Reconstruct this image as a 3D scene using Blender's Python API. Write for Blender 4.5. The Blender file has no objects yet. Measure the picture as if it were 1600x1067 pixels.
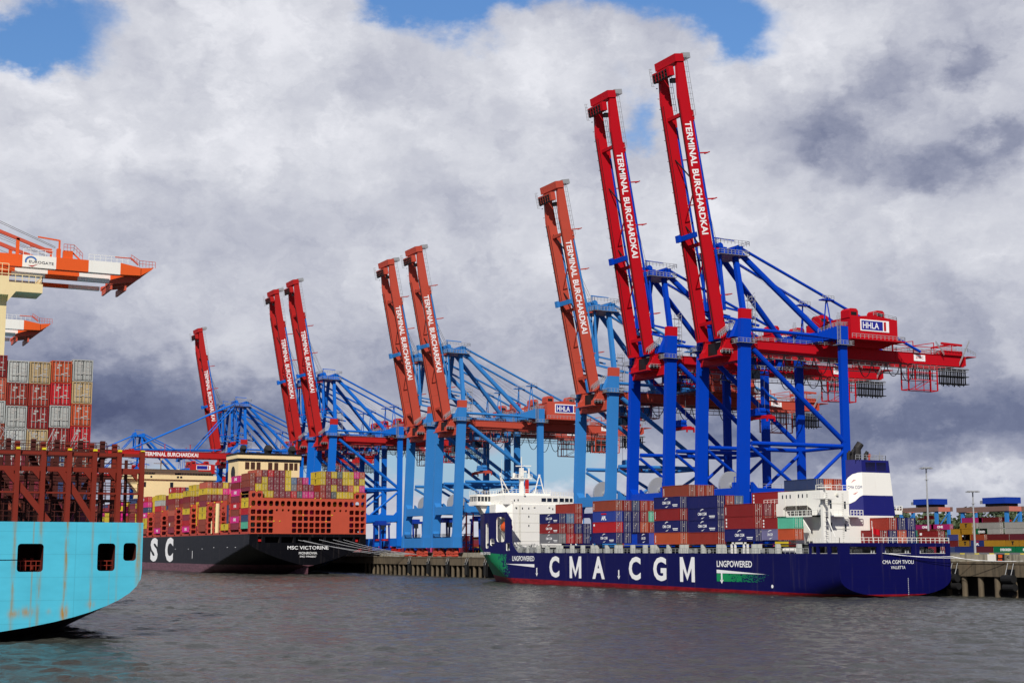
import bpy, bmesh, math, random
from mathutils import Vector, Matrix
random.seed(7)
SC = bpy.context.scene
COL = SC.collection
R_ = math.radians

# ------------------------------------------------------------------ camera
F_PX = 2300.0
TH = math.atan((860 - 533.5) / F_PX)
fwd = F_PX * math.cos(TH) + 326.5 * math.sin(TH)
AL = math.atan2(1170.0, fwd)
vh = Vector((-math.cos(AL), math.sin(AL), 0))
cf = vh * math.cos(TH) + Vector((0, 0, 1)) * math.sin(TH)
cam_d = bpy.data.cameras.new('camera')
cam_d.sensor_width = 36.0
cam_d.lens = 36.0 * F_PX / 1600.0
cam_d.clip_start = 1.0
cam_d.clip_end = 30000.0
cam = bpy.data.objects.new('camera', cam_d)
COL.objects.link(cam)
cam.location = (0, 0, 9.7)
cam.rotation_euler = cf.to_track_quat('-Z', 'Y').to_euler()
SC.camera = cam

# ------------------------------------------------------------------ sun
SUN_AZ = Vector((0.72, -0.60, 0)).normalized()
SUN_EL = R_(38)
to_sun = SUN_AZ * math.cos(SUN_EL) + Vector((0, 0, math.sin(SUN_EL)))
sd = bpy.data.lights.new('sun', 'SUN')
sd.energy = 4.3
sd.angle = R_(0.5)
sd.color = (1.0, 0.955, 0.88)
so = bpy.data.objects.new('sun', sd)
COL.objects.link(so)
so.rotation_euler = to_sun.to_track_quat('Z', 'Y').to_euler()

SC.view_settings.view_transform = 'Standard'
SC.view_settings.look = 'None'
SC.view_settings.exposure = 0.0
SC.view_settings.gamma = 1.0

# ------------------------------------------------------------------ world: sky and clouds
def ray_azel(u, v):
    """direction of a photo pixel as azimuth and elevation (radians)"""
    r = Vector((math.sin(AL), math.cos(AL), 0))
    up = -vh * math.sin(TH) + Vector((0, 0, 1)) * math.cos(TH)
    d = (cf * F_PX + r * (u - 800) - up * (v - 533.5)).normalized()
    # azimuth measured clockwise from the view direction so that it has no seam in view
    a = math.atan2(d.dot(r), d.dot(vh))
    return a, math.asin(d.z)

world = bpy.data.worlds.new("World")
SC.world = world
world.use_nodes = True
wt = world.node_tree
wt.nodes.clear()
class NT:
    def __init__(s, t): s.t = t
    def n(s, ty, **k):
        x = s.t.nodes.new(ty)
        for a, b in k.items(): setattr(x, a, b)
        return x
    def link(s, a, b): s.t.links.new(a, b)
    def val(s, inp, x):
        if hasattr(x, 'is_output') or isinstance(x, bpy.types.NodeSocket): s.link(x, inp)
        else: inp.default_value = x
    def math(s, op, a, b=None, c=None, clamp=False):
        m = s.n('ShaderNodeMath', operation=op); m.use_clamp = clamp
        s.val(m.inputs[0], a)
        if b is not None: s.val(m.inputs[1], b)
        if c is not None: s.val(m.inputs[2], c)
        return m.outputs[0]
    def vmath(s, op, a, b=None, scale=None):
        m = s.n('ShaderNodeVectorMath', operation=op)
        s.val(m.inputs[0], a)
        if b is not None: s.val(m.inputs[1], b)
        if scale is not None: s.val(m.inputs['Scale'], scale)
        return m.outputs['Value'] if op in ('LENGTH', 'DOT_PRODUCT') else m.outputs[0]
    def ramp(s, x, a, b, smooth=True):
        m = s.n('ShaderNodeMapRange'); m.interpolation_type = 'SMOOTHSTEP' if smooth else 'LINEAR'
        s.val(m.inputs['Value'], x); m.inputs['From Min'].default_value = a; m.inputs['From Max'].default_value = b
        return m.outputs['Result']
    def noise(s, vec, scale, detail=6, rough=0.55, dist=0.0):
        m = s.n('ShaderNodeTexNoise'); s.val(m.inputs['Vector'], vec)
        m.inputs['Scale'].default_value = scale; m.inputs['Detail'].default_value = detail
        m.inputs['Roughness'].default_value = rough; m.inputs['Distortion'].default_value = dist
        return m
    def mix(s, f, a, b, blend='MIX'):
        m = s.n('ShaderNodeMix', data_type='RGBA', blend_type=blend)
        s.val(m.inputs[0], f); s.val(m.inputs[6], a); s.val(m.inputs[7], b)
        return m.outputs[2]
W = NT(wt)
out = W.n('ShaderNodeOutputWorld')
bg = W.n('ShaderNodeBackground')
W.link(bg.outputs[0], out.inputs[0])
sky = W.n('ShaderNodeTexSky', sky_type='NISHITA')
sky.sun_disc = False
sky.sun_elevation = SUN_EL
sky.sun_rotation = math.atan2(to_sun.x, to_sun.y)
sky.altitude = 0; sky.air_density = 1.6; sky.dust_density = 0.4; sky.ozone_density = 4.0
skyc = W.vmath('SCALE', sky.outputs[0], scale=0.085)
tc = W.n('ShaderNodeTexCoord')
gen = tc.outputs['Generated']
rr = Vector((math.sin(AL), math.cos(AL), 0))
az = W.math('ARCTAN2', W.vmath('DOT_PRODUCT', gen, tuple(rr)), W.vmath('DOT_PRODUCT', gen, tuple(vh)))
sep = W.n('ShaderNodeSeparateXYZ'); W.link(gen, sep.inputs[0])
el = W.math('ARCSINE', sep.outputs[2])
cmb = W.n('ShaderNodeCombineXYZ'); W.link(az, cmb.inputs[0]); W.link(el, cmb.inputs[1])
P0 = cmb.outputs[0]
flat = W.vmath('MULTIPLY', P0, (1.0, 1.55, 1.0))
warp_n = W.noise(flat, 7.0, 7, 0.6)
warp = W.vmath('SCALE', W.vmath('SUBTRACT', warp_n.outputs['Color'], (0.5, 0.5, 0.5)), scale=0.11)
PW = W.vmath('ADD', P0, warp)
warp2 = W.vmath('SCALE', W.vmath('SUBTRACT', W.noise(flat, 24.0, 6, 0.62).outputs['Color'], (0.5, 0.5, 0.5)), scale=0.060)
PW2 = W.vmath('ADD', P0, warp2)
def blobs(lst, P=PW):
    tot = None
    for (u, v, su, sv, w) in lst:
        a, e = ray_azel(u, v)
        q = W.vmath('MULTIPLY', W.vmath('SUBTRACT', P, (a, e, 0)), (F_PX / su, F_PX / sv, 0))
        d = W.vmath('LENGTH', q)
        g = W.math('MULTIPLY', W.math('EXPONENT', W.math('MULTIPLY', W.math('MULTIPLY', d, d), -1.0)), w)
        tot = g if tot is None else W.math('ADD', tot, g)
    return tot
fb = W.noise(flat, 9.0, 12, 0.60, 0.25).outputs['Fac']
fb2 = W.noise(W.vmath('ADD', flat, (3.1, 1.7, 0.0)), 26.0, 10, 0.64, 0.2).outputs['Fac']
# where the blue shows
gap = blobs([(20, 66, 70, 34, .95), (115, 60, 85, 36, .9), (160, 15, 70, 25, .55), (60, 15, 60, 25, .5), (640, 0, 70, 30, 1.0), (730, 30, 110, 55, 1.15),
             (860, 8, 160, 34, .8), (1090, 10, 150, 50, 1.15), (1140, 55, 70, 40, .8), (985, 195, 36, 34, .85), (960, 130, 60, 26, .34),
             (760, 735, 210, 42, .85), (640, 715, 130, 50, .7), (870, 700, 80, 42, .75), (1180, 700, 120, 40, .35), (330, 735, 200, 30, .6), (1500, 792, 260, 18, .15)])
gapm = W.ramp(W.math('ADD', gap, W.math('ADD', W.math('MULTIPLY', W.math('SUBTRACT', fb, 0.5), 0.8), W.math('MULTIPLY', W.math('SUBTRACT', fb2, 0.5), 0.55))), 0.28, 1.0)
# light and shade inside the cloud layer
dark = blobs([(120, 620, 330, 70, .50), (300, 660, 300, 60, .26), (60, 500, 200, 70, .15), (430, 345, 260, 45, .08), (280, 300, 120, 30, .08),
              (1385, 115, 55, 45, .34), (1290, 215, 62, 48, .36), (1450, 262, 95, 34, .32), (1500, 92, 42, 34, .32), (1530, 235, 50, 24, .2), (1590, 210, 30, 25, .26),
              (1500, 655, 330, 62, .40), (1250, 690, 200, 50, .22), (700, 560, 350, 60, .14), (1420, 520, 260, 60, .12),
              (560, 140, 120, 50, .12), (900, 640, 200, 40, .16), (40, 190, 60, 30, .14), (330, 770, 300, 40, .2), (1300,800,400,30,.1)], PW2)
light = blobs([(420, 60, 260, 90, .25), (60, 130, 120, 40, .2), (870, 100, 130, 50, .16), (1290, 50, 170, 60, .18), (830, 150, 120, 60, .1),
               (1500, 370, 170, 90, .13), (1120, 330, 170, 110, .16), (330, 545, 120, 40, .20), (640, 660, 120, 45, .1), (870, 752, 60, 20, .3),
               (1560, 745, 70, 18, .20), (1460, 740, 60, 12, .14), (1130, 140, 80, 50, .12), (560, 480, 300, 50, .05), (700, 200, 120, 70, .06), (60, 230, 150, 60, .14), (560, 190, 130, 60, .16), (240, 200, 200, 70, .10), (340, 240, 170, 80, .16), (560, 300, 160, 60, .10), (700, 380, 200, 60, .05), (1000, 420, 200, 100, .06)], PW2)
base = W.math('ADD', 0.715, W.math('SUBTRACT', light, dark))
tex = W.math('ADD', W.math('MULTIPLY', W.math('SUBTRACT', fb, 0.5), 0.32), W.math('MULTIPLY', W.math('SUBTRACT', fb2, 0.5), 0.14))
# cloud relief: brighter where the billows face the sun, darker underneath
nA = W.noise(PW2, 15.0, 10, 0.58, 0.15).outputs['Fac']
nB = W.noise(W.vmath('ADD', PW2, (0.010, 0.016, 0.0)), 15.0, 10, 0.58, 0.15).outputs['Fac']
relief = W.math('MULTIPLY', W.math('SUBTRACT', nA, nB), 0.50)
nC = W.noise(PW, 5.0, 5, 0.5, 0.0).outputs['Fac']
nD = W.noise(W.vmath('ADD', PW, (0.02, 0.045, 0.0)), 5.0, 5, 0.5, 0.0).outputs['Fac']
relief = W.math('ADD', relief, W.math('MULTIPLY', W.math('SUBTRACT', nC, nD), 0.30))
e1 = W.ramp(W.noise(PW2, 6.5, 12, 0.62, 0.1).outputs['Fac'], 0.47, 0.545)
e2 = W.ramp(W.noise(W.vmath('ADD', PW2, (5.3, 2.2, 0)), 11.0, 12, 0.62, 0.1).outputs['Fac'], 0.49, 0.55)
relief = W.math('ADD', relief, W.math('ADD', W.math('MULTIPLY', W.math('SUBTRACT', e1, 0.5), 0.07), W.math('MULTIPLY', W.math('SUBTRACT', e2, 0.5), 0.035)))
# sky overhead and out of view darkened, added to deepen the shadows
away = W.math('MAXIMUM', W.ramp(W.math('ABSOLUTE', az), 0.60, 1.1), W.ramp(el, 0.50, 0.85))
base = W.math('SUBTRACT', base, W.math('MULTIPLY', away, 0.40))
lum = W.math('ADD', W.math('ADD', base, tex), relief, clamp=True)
cr = W.n('ShaderNodeValToRGB')
W.link(lum, cr.inputs[0])
def srgb(r, g, b):
    f = lambda c: (c / 255 / 12.92) if c / 255 <= .04045 else ((c / 255 + .055) / 1.055) ** 2.4
    return (f(r), f(g), f(b), 1)
els = cr.color_ramp.elements
els[0].position = 0.0; els[0].color = srgb(82, 90, 122)
els[1].position = 1.0; els[1].color = srgb(232, 233, 240)
for p, c in ((0.25, srgb(113, 121, 149)), (0.45, srgb(150, 155, 176)), (0.65, srgb(185, 188, 202)), (0.85, srgb(212, 214, 223))):
    e = els.new(p); e.color = c
skyv = W.mix(W.ramp(el, 0.0, 0.26), srgb(158, 190, 214), W.mix(1.0, skyc, (0.68, 0.94, 1.36, 1), 'MULTIPLY'))
colr = W.mix(gapm, cr.outputs[0], skyv)
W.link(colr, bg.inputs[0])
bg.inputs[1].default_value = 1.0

# ------------------------------------------------------------------ materials
MATS = {}
def newmat(name):
    m = bpy.data.materials.new(name); m.use_nodes = True
    t = m.node_tree; t.nodes.clear(); T = NT(t)
    o = T.n('ShaderNodeOutputMaterial'); b = T.n('ShaderNodeBsdfPrincipled')
    T.link(b.outputs[0], o.inputs[0])
    return m, T, b, o
def paint(name, rgb, rough=0.45, var=0.16, streak=0.18, dirt=(0.10, 0.07, 0.05), scale=0.5, metal=0.0, bump=0.0, spec=0.25):
    """weathered paint: broad tone drift, fine grain and dark run-off streaks"""
    if name in MATS: return MATS[name]
    m, T, b, o = newmat(name)
    tc = T.n('ShaderNodeTexCoord'); P = tc.outputs['Object']
    col = srgb(*rgb)
    n1 = T.noise(P, scale * 0.35, 4, 0.55).outputs['Fac']
    n2 = T.noise(P, scale * 6, 3, 0.6).outputs['Fac']
    v = T.math('ADD', 1 - var, T.math('MULTIPLY', T.math('ADD', T.math('MULTIPLY', n1, 1.3), T.math('MULTIPLY', n2, 0.7)), var))
    c1 = T.vmath('SCALE', col[:3], scale=v)
    st = T.noise(T.vmath('MULTIPLY', P, (1.6, 1.6, 0.12)), scale * 3.0, 5, 0.65).outputs['Fac']
    sm = T.math('MULTIPLY', T.ramp(st, 0.56, 0.78), streak)
    c2 = T.mix(sm, c1, (*dirt, 1))
    T.link(c2, b.inputs['Base Color'])
    b.inputs['Roughness'].default_value = rough
    b.inputs['Metallic'].default_value = metal
    b.inputs['Specular IOR Level'].default_value = spec
    if bump:
        bp = T.n('ShaderNodeBump'); bp.inputs['Strength'].default_value = bump; bp.inputs['Distance'].default_value = .05
        T.link(n2, bp.inputs['Height']); T.link(bp.outputs[0], b.inputs['Normal'])
    MATS[name] = m
    return m

# ------------------------------------------------------------------ mesh builder
class MB:
    def __init__(s): s.v = []; s.f = []; s.m = []; s.cur = 0
    def mat(s, i): s.cur = i; return s
    def add(s, vs, fs):
        o = len(s.v); s.v += [tuple(p) for p in vs]
        for f in fs: s.f.append(tuple(i + o for i in f)); s.m.append(s.cur)
        return s
    def box(s, a, b):
        x0, y0, z0 = [min(a[i], b[i]) for i in range(3)]; x1, y1, z1 = [max(a[i], b[i]) for i in range(3)]
        return s.add([(x0, y0, z0), (x1, y0, z0), (x1, y1, z0), (x0, y1, z0), (x0, y0, z1), (x1, y0, z1), (x1, y1, z1), (x0, y1, z1)],
                     [(0, 3, 2, 1), (4, 5, 6, 7), (0, 1, 5, 4), (1, 2, 6, 5), (2, 3, 7, 6), (3, 0, 4, 7)])
    def cbox(s, c, d):
        return s.box([c[i] - d[i] / 2 for i in range(3)], [c[i] + d[i] / 2 for i in range(3)])
    def hexa(s, lo, hi):
        """lo, hi: four corners each (counter-clockwise from above)"""
        return s.add(list(lo) + list(hi), [(3, 2, 1, 0), (4, 5, 6, 7), (0, 1, 5, 4), (1, 2, 6, 5), (2, 3, 7, 6), (3, 0, 4, 7)])
    def beam(s, p, q, w, h=None, up=(0, 0, 1)):
        """rectangular bar p->q, w wide sideways and h in the up direction"""
        h = w if h is None else h
        p = Vector(p); q = Vector(q); d = (q - p).normalized(); u = Vector(up)
        if abs(d.dot(u)) > .99: u = Vector((0, 1, 0))
        r = d.cross(u).normalized(); u = r.cross(d).normalized()
        lo = [p - r * w / 2 - u * h / 2, p + r * w / 2 - u * h / 2, p + r * w / 2 + u * h / 2, p - r * w / 2 + u * h / 2]
        hi = [x + (q - p) for x in lo]
        return s.add(lo + hi, [(3, 2, 1, 0), (4, 5, 6, 7), (0, 1, 5, 4), (1, 2, 6, 5), (2, 3, 7, 6), (3, 0, 4, 7)])
    def tube(s, p, q, r, n=8, r2=None):
        r2 = r if r2 is None else r2
        p = Vector(p); q = Vector(q); d = (q - p).normalized()
        a = d.orthogonal().normalized(); b = d.cross(a)
        vs = []
        for (c, rad) in ((p, r), (q, r2)):
            for k in range(n):
                t = 2 * math.pi * k / n; vs.append(c + a * math.cos(t) * rad + b * math.sin(t) * rad)
        fs = [(k, (k + 1) % n, n + (k + 1) % n, n + k) for k in range(n)]
        fs += [tuple(range(n - 1, -1, -1)), tuple(range(n, 2 * n))]
        return s.add(vs, fs)
    def poly(s, pts, r, n=5):
        for i in range(len(pts) - 1): s.tube(pts[i], pts[i + 1], r, n)
        return s
    def prism(s, pts, axis, a, b):
        """2D outline extruded along axis from a to b. pts in the two other axes in order"""
        def mk(p, t):
            if axis == 0: return (t, p[0], p[1])
            if axis == 1: return (p[0], t, p[1])
            return (p[0], p[1], t)
        n = len(pts)
        vs = [mk(p, a) for p in pts] + [mk(p, b) for p in pts]
        fs = [tuple(range(n - 1, -1, -1)), tuple(range(n, 2 * n))] + [(i, (i + 1) % n, n + (i + 1) % n, n + i) for i in range(n)]
        return s.add(vs, fs)
    def rail(s, pts, h=1.1, step=2.0, r=0.045, mid=True):
        """handrail with posts along a polyline"""
        for i in range(len(pts) - 1):
            p = Vector(pts[i]); q = Vector(pts[i + 1]); L = (q - p).length
            if L < .01: continue
            up = Vector((0, 0, h))
            s.beam(p + up, q + up, r * 2); 
            if mid: s.beam(p + up * .5, q + up * .5, r * 1.6)
            k = max(1, int(round(L / step)))
            for j in range(k + 1):
                c = p + (q - p) * j / k; s.beam(c, c + up, r * 1.8)
        return s
ORG = {}
def mesh_of(mb, name, smooth=False):
    me = bpy.data.meshes.new(name)
    me.from_pydata(mb.v, [], mb.f)
    me.polygons.foreach_set('material_index', mb.m)
    bm = bmesh.new(); bm.from_mesh(me); bmesh.ops.recalc_face_normals(bm, faces=bm.faces); bm.to_mesh(me); bm.free()
    if smooth:
        for p in me.polygons: p.use_smooth = True
    return me
def build(mb, name, mats, parent=None, origin=None, smooth=False, local=False):
    """link mb as one object; vertices are given in world coordinates unless local"""
    if not isinstance(mats, (list, tuple)): mats = [mats]
    if not local:
        if origin is None:
            if parent is None:
                xs = [v[0] for v in mb.v]; ys = [v[1] for v in mb.v]; zs = [v[2] for v in mb.v]
                origin = ((min(xs) + max(xs)) / 2, (min(ys) + max(ys)) / 2, min(zs))
            else: origin = ORG[parent.name]
        mb.v = [(v[0] - origin[0], v[1] - origin[1], v[2] - origin[2]) for v in mb.v]
    me = mesh_of(mb, name, smooth)
    for m in mats: me.materials.append(m)
    o = bpy.data.objects.new(name, me); COL.objects.link(o)
    if parent is not None: o.parent = parent
    if not local:
        po = ORG[parent.name] if parent is not None else (0, 0, 0)
        o.location = (origin[0] - po[0], origin[1] - po[1], origin[2] - po[2])
        ORG[o.name] = origin
    return o
def tag(o, label=None, cat=None, group=None, kind=None):
    if label: o['label'] = label
    if cat: o['category'] = cat
    if group: o['group'] = group
    if kind: o['kind'] = kind
    return o
def thing(name, label, cat, loc, group=None):
    o = bpy.data.objects.new(name, None); COL.objects.link(o); o.location = loc
    o.empty_display_size = 1.0
    ORG[o.name] = tuple(loc)
    return tag(o, label, cat, group)
_txt = {}
def text_mesh(s, height, thick=0.03, bold=0.0, squeeze=1.0, spacing=1.0, align='LEFT'):
    """letters as mesh lying in local XY (x right, y up), cap height = height"""
    key = (s, height, thick, bold, squeeze, spacing, align)
    if key in _txt: return _txt[key]
    cu = bpy.data.curves.new('t', 'FONT'); cu.body = s; cu.size = 1.0; cu.offset = bold; cu.extrude = 0.0
    cu.space_character = spacing; cu.align_x = 'LEFT'; cu.resolution_u = 3
    ob = bpy.data.objects.new('t', cu); COL.objects.link(ob)
    dg = bpy.context.evaluated_depsgraph_get(); me = bpy.data.meshes.new_from_object(ob.evaluated_get(dg))
    bpy.data.objects.remove(ob); bpy.data.curves.remove(cu)
    xs = [v.co.x for v in me.vertices]; ys = [v.co.y for v in me.vertices]
    x0, x1, y0, y1 = min(xs), max(xs), min(ys), max(ys)
    k = height / (y1 - y0)
    off = 0 if align == 'LEFT' else -(x1 - x0) / 2
    vs = [(((v.co.x - x0) + off) * k * squeeze, (v.co.y - y0) * k) for v in me.vertices]
    fs = [tuple(p.vertices) for p in me.polygons]
    bpy.data.meshes.remove(me)
    _txt[key] = (vs, fs, (x1 - x0) * k * squeeze)
    return _txt[key]
def put_text(mb, s, origin, right, up, height, width=None, bold=0.0, thick=0.03, align='LEFT', spacing=1.0):
    vs, fs, w = text_mesh(s, height, thick, bold, 1.0, spacing, align)
    kx = 1.0 if width is None else width / w
    o = Vector(origin); r = Vector(right).normalized(); u = Vector(up).normalized()
    mb.add([o + r * x * kx + u * y for x, y in vs], fs)
    return mb
# ------------------------------------------------------------------ water, ground, quay
def mat_water():
    m, T, b, o = newmat('river water')
    tc = T.n('ShaderNodeTexCoord'); P = tc.outputs['Object']
    Q = T.vmath('MULTIPLY', P, (1.0, 0.8, 1.0))
    w1 = T.noise(Q, 0.55, 4, 0.65, 0.5).outputs['Fac']
    w3 = T.noise(Q, 2.4, 4, 0.65).outputs['Fac']
    hgt = T.math('ADD', T.math('MULTIPLY', w1, .55), T.math('MULTIPLY', w3, 0.22))
    bp = T.n('ShaderNodeBump'); bp.inputs['Strength'].default_value = 1.0; bp.inputs['Distance'].default_value = 0.8
    T.link(hgt, bp.inputs['Height']); T.link(bp.outputs[0], b.inputs['Normal'])
    patch = T.noise(T.vmath('MULTIPLY', P, (1.0, 0.35, 1)), 0.02, 4, 0.6).outputs['Fac']
    T.link(T.mix(patch, (0.036, 0.039, 0.034, 1), (0.058, 0.057, 0.048, 1)), b.inputs['Base Color'])
    b.inputs['Roughness'].default_value = 0.12
    b.inputs['IOR'].default_value = 1.333
    return m
M_water = mat_water()
import numpy as np
def water_mesh():
    x0, x1, y0, y1, st = -640.0, -62.0, -60.0, 234.0, 0.62
    nx = int((x1 - x0) / st) + 1; ny = int((y1 - y0) / st) + 1
    gx_, gy_ = np.meshgrid(np.linspace(x0, x1, nx), np.linspace(y0, y1, ny), indexing='ij')
    z = np.zeros_like(gx_); rs = np.random.RandomState(4)
    calm = 1.0 + .30 * np.sin(gx_ * .031 + .8 * np.sin(gy_ * .05)) * np.sin(gy_ * .043 + 1.1 + np.sin(gx_ * .021)) + .16 * np.sin(gx_ * .11 + gy_ * .07)
    for i in range(70):
        lam = 1.45 * (9.0 / 1.45) ** (rs.rand() ** 1.25); th = 2.72 + rs.normal(0, .62)
        k = 2 * np.pi / lam; amp = (.0245 if lam < 4 else .014) * lam / 6.283 * (1 + .5 * rs.rand())
        z += amp * np.sin(k * (np.cos(th) * gx_ + np.sin(th) * gy_) + rs.rand() * 6.283 + .6 * np.sin(gx_ * .05 + i) + .5 * np.sin(gy_ * .06 + 2 * i))
    z *= calm
    z = z + .25 * np.abs(z) * 1.2
    ex = np.minimum(np.minimum(gx_ - x0, x1 - gx_), np.minimum(gy_ - y0, y1 - gy_)); z *= np.clip(ex / 6, 0, 1)
    co = np.stack([gx_, gy_, z], -1).reshape(-1, 3)
    i, j = np.meshgrid(np.arange(nx - 1), np.arange(ny - 1), indexing='ij'); a = (i * ny + j).ravel()
    q = np.stack([a, a + ny, a + ny + 1, a + 1], -1)
    n0 = len(co)
    X0, X1, Y0, Y1 = -14000.0, 3000.0, -6000.0, 234.0
    ext = np.array([(X0, Y0, 0), (x0, Y0, 0), (x1, Y0, 0), (X1, Y0, 0), (X0, y0, 0), (x0, y0, 0), (x1, y0, 0), (X1, y0, 0), (X0, y1, 0), (x0, y1, 0), (x1, y1, 0), (X1, y1, 0)])
    q2 = np.array([(0, 1, 5, 4), (1, 2, 6, 5), (2, 3, 7, 6), (4, 5, 9, 8), (6, 7, 11, 10)]) + n0
    co = np.vstack([co, ext]); q = np.vstack([q, q2])
    me = bpy.data.meshes.new('river'); me.vertices.add(len(co)); me.vertices.foreach_set('co', co.ravel())
    me.loops.add(q.size); me.loops.foreach_set('vertex_index', q.ravel().astype(np.int32)); me.polygons.add(len(q)); me.polygons.foreach_set('loop_start', np.arange(0, q.size, 4, dtype=np.int32))
    me.update(calc_edges=True); me.polygons.foreach_set('use_smooth', np.ones(len(q), dtype=bool))
    me.materials.append(M_water)
    o = bpy.data.objects.new('river', me); COL.objects.link(o); tag(o, kind='structure')
water_mesh()

def mat_concrete(name, base, wet=False):
    m, T, b, o = newmat(name)
    tc = T.n('ShaderNodeTexCoord'); P = tc.outputs['Object']
    n1 = T.noise(P, 0.35, 6, 0.65).outputs['Fac']
    n2 = T.noise(T.vmath('MULTIPLY', P, (1.0, 1.0, 0.1)), 1.1, 6, 0.7).outputs['Fac']
    n3 = T.noise(P, 6.0, 4, 0.6).outputs['Fac']
    c = srgb(*base)
    v = T.math('ADD', 0.45, T.math('ADD', T.math('MULTIPLY', n1, 0.7), T.math('MULTIPLY', n3, 0.4)))
    c1 = T.vmath('SCALE', c[:3], scale=v)
    st = T.ramp(n2, 0.42, 0.68)
    c2 = T.mix(T.math('MULTIPLY', st, 0.65), c1, (0.035, 0.028, 0.018, 1))
    rust = T.ramp(T.noise(T.vmath('MULTIPLY', P, (1, 1, .3)), 0.5, 5, .6).outputs['Fac'], 0.60, 0.72)
    c3 = T.mix(T.math('MULTIPLY', rust, 0.35), c2, (0.20, 0.09, 0.035, 1))
    T.link(c3, b.inputs['Base Color']); b.inputs['Roughness'].default_value = 0.85
    bp = T.n('ShaderNodeBump'); bp.inputs['Strength'].default_value = .5; bp.inputs['Distance'].default_value = .08
    T.link(n3, bp.inputs['Height']); T.link(bp.outputs[0], b.inputs['Normal'])
    return m
M_conc = mat_concrete('stained concrete', (100, 88, 70))
M_conc2 = mat_concrete('pale concrete wall', (150, 144, 128))
M_dark = paint('dark piling', (38, 36, 32), rough=.9)
M_asph = mat_concrete('yard paving', (92, 92, 90))

# yard and hinterland, one sheet reaching the horizon
mb = MB(); mb.add([(-14000, 236.6, 8.9), (6000, 236.6, 8.9), (6000, 16000, 8.9), (-14000, 16000, 8.9)], [(0, 1, 2, 3)])
tag(build(mb, 'ground', M_asph, origin=(0, 0, 0)), kind='structure')
QX0, QX1 = -1500, 60
q = thing('quay', None, None, (-300, 231, 0)); q['kind'] = 'structure'
mb = MB(); mb.box((QX0, 230.7, 4.3), (QX1, 236.0, 7.35)); mb.box((QX0, 230.55, 6.95), (QX1, 230.7, 7.25))
build(mb, 'quay_wall', M_conc, q)
mb = MB(); mb.box((QX0, 236.0, 4.3), (QX1, 236.62, 8.95))
build(mb, 'back_wall', M_conc2, q)
mb = MB(); mb.box((QX0, 234.2, -3), (QX1, 234.8, 4.3)); build(mb, 'sheet_piling', M_dark, q)
x = -604.0
while x < -176:
    if -600 < x < -476 or x > -262:
        mb = MB(); mb.tube((x, 231.6, -2), (x, 231.6, 4.3), 0.62, 14); build(mb, 'pile', M_conc, q, smooth=False)
    x += 4.75
mb = MB()
xx = QX0
while xx < -110:
    mb.box((xx, 230.62, 7.35), (xx + 3.0, 230.9, 7.36 + .25)); xx += 9.5
build(mb, 'kerb', M_conc2, q)
M_yel = paint('safety yellow', (225, 205, 40), rough=.5)
mb = MB(); xx = -262
while xx < -190: mb.box((xx, 236.1, 8.95), (xx + 1.1, 236.35, 9.15)); xx += 4.4
build(mb, 'edge_marking', M_yel, q)
M_rub = paint('black rubber', (26, 26, 27), rough=.8, streak=.1, dirt=(.1, .1, .09))
M_steelg = paint('galvanised steel', (168, 170, 172), rough=.5, metal=.3)
M_white = paint('white paint', (236, 234, 226), rough=.4, var=.06, streak=.10, dirt=(.30, .17, .08))
M_black = paint('black paint', (26, 26, 28), rough=.5)
def fender(x, big, lab):
    t = thing('fender', lab, 'fender', (x, 230.4, 0.8), 'rubber fenders on the quay face')
    mb = MB()
    if big:
        mb.tube((x - 1.5, 229.7, 3.9), (x + 1.5, 229.7, 3.9), 0.85, 14); mb.tube((x - 1.4, 229.9, 2.2), (x + 1.6, 229.9, 2.2), 0.75, 14)
    else:
        mb.tube((x, 230.0, 1.0), (x, 230.0, 5.4), 0.6, 12)
    build(mb, 'rubber_roll', M_rub, t)
    mb = MB(); mb.box((x - .9, 230.35, .6), (x + .9, 230.69, 5.9)); build(mb, 'backing_plate', M_black, t)
    mb = MB()
    for s in (-.8, .8): mb.poly([(x + s, 229.6, 4.6), (x + s, 230.2, 6.2), (x + s, 230.5, 7.1)], .07, 5)
    build(mb, 'chain', M_steelg, t)
fl = ['black roller fender on the quay beside the dark blue ship bow', 'black roller fender second from the dark blue ship bow', 'black roller fender midway along the bare stretch of quay', 'black roller fender second from the black ship stern', 'black roller fender beside the black ship stern']
for x, l in zip((-478, -494, -511, -529, -548), fl): fender(x, False, l)
fender(-228.5, True, 'pair of fat rubber rollers at the right edge of the photo')
fender(-244.6, True, 'fat rubber rollers hanging next to the blue ship transom')
# signs on the quay wall at the right
sg = thing('quay_board', 'blank white square board on the quay wall', 'sign', (-239.2, 235.9, 7.4))
mb = MB(); mb.box((-240.4, 235.86, 7.45), (-238.1, 235.98, 8.95)); build(mb, 'board', M_white, sg)
M_org = paint('signal orange', (226, 92, 40), rough=.5)
sg = thing('warning_board', 'black board with orange lettering panel on the quay wall', 'sign', (-237, 235.9, 7.4))
mb = MB(); mb.box((-237.7, 235.86, 7.4), (-235.6, 235.98, 8.97)); build(mb, 'board', M_black, sg)
mb = MB(); mb.box((-237.2, 235.82, 8.2), (-236.1, 235.86, 8.85)); mb.box((-237.3, 235.82, 7.6), (-236.9, 235.86, 7.9)); mb.box((-236.7, 235.82, 7.6), (-236.2, 235.86, 7.9)); build(mb, 'panel', M_org, sg)
mb = MB(); put_text(mb, '42', (-234.9, 235.94, 8.1), (1, 0, 0), (0, 0, 1), .55, bold=.02)
tag(build(mb, 'berth_number', M_black), 'black painted number on the quay wall', 'number')

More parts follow.
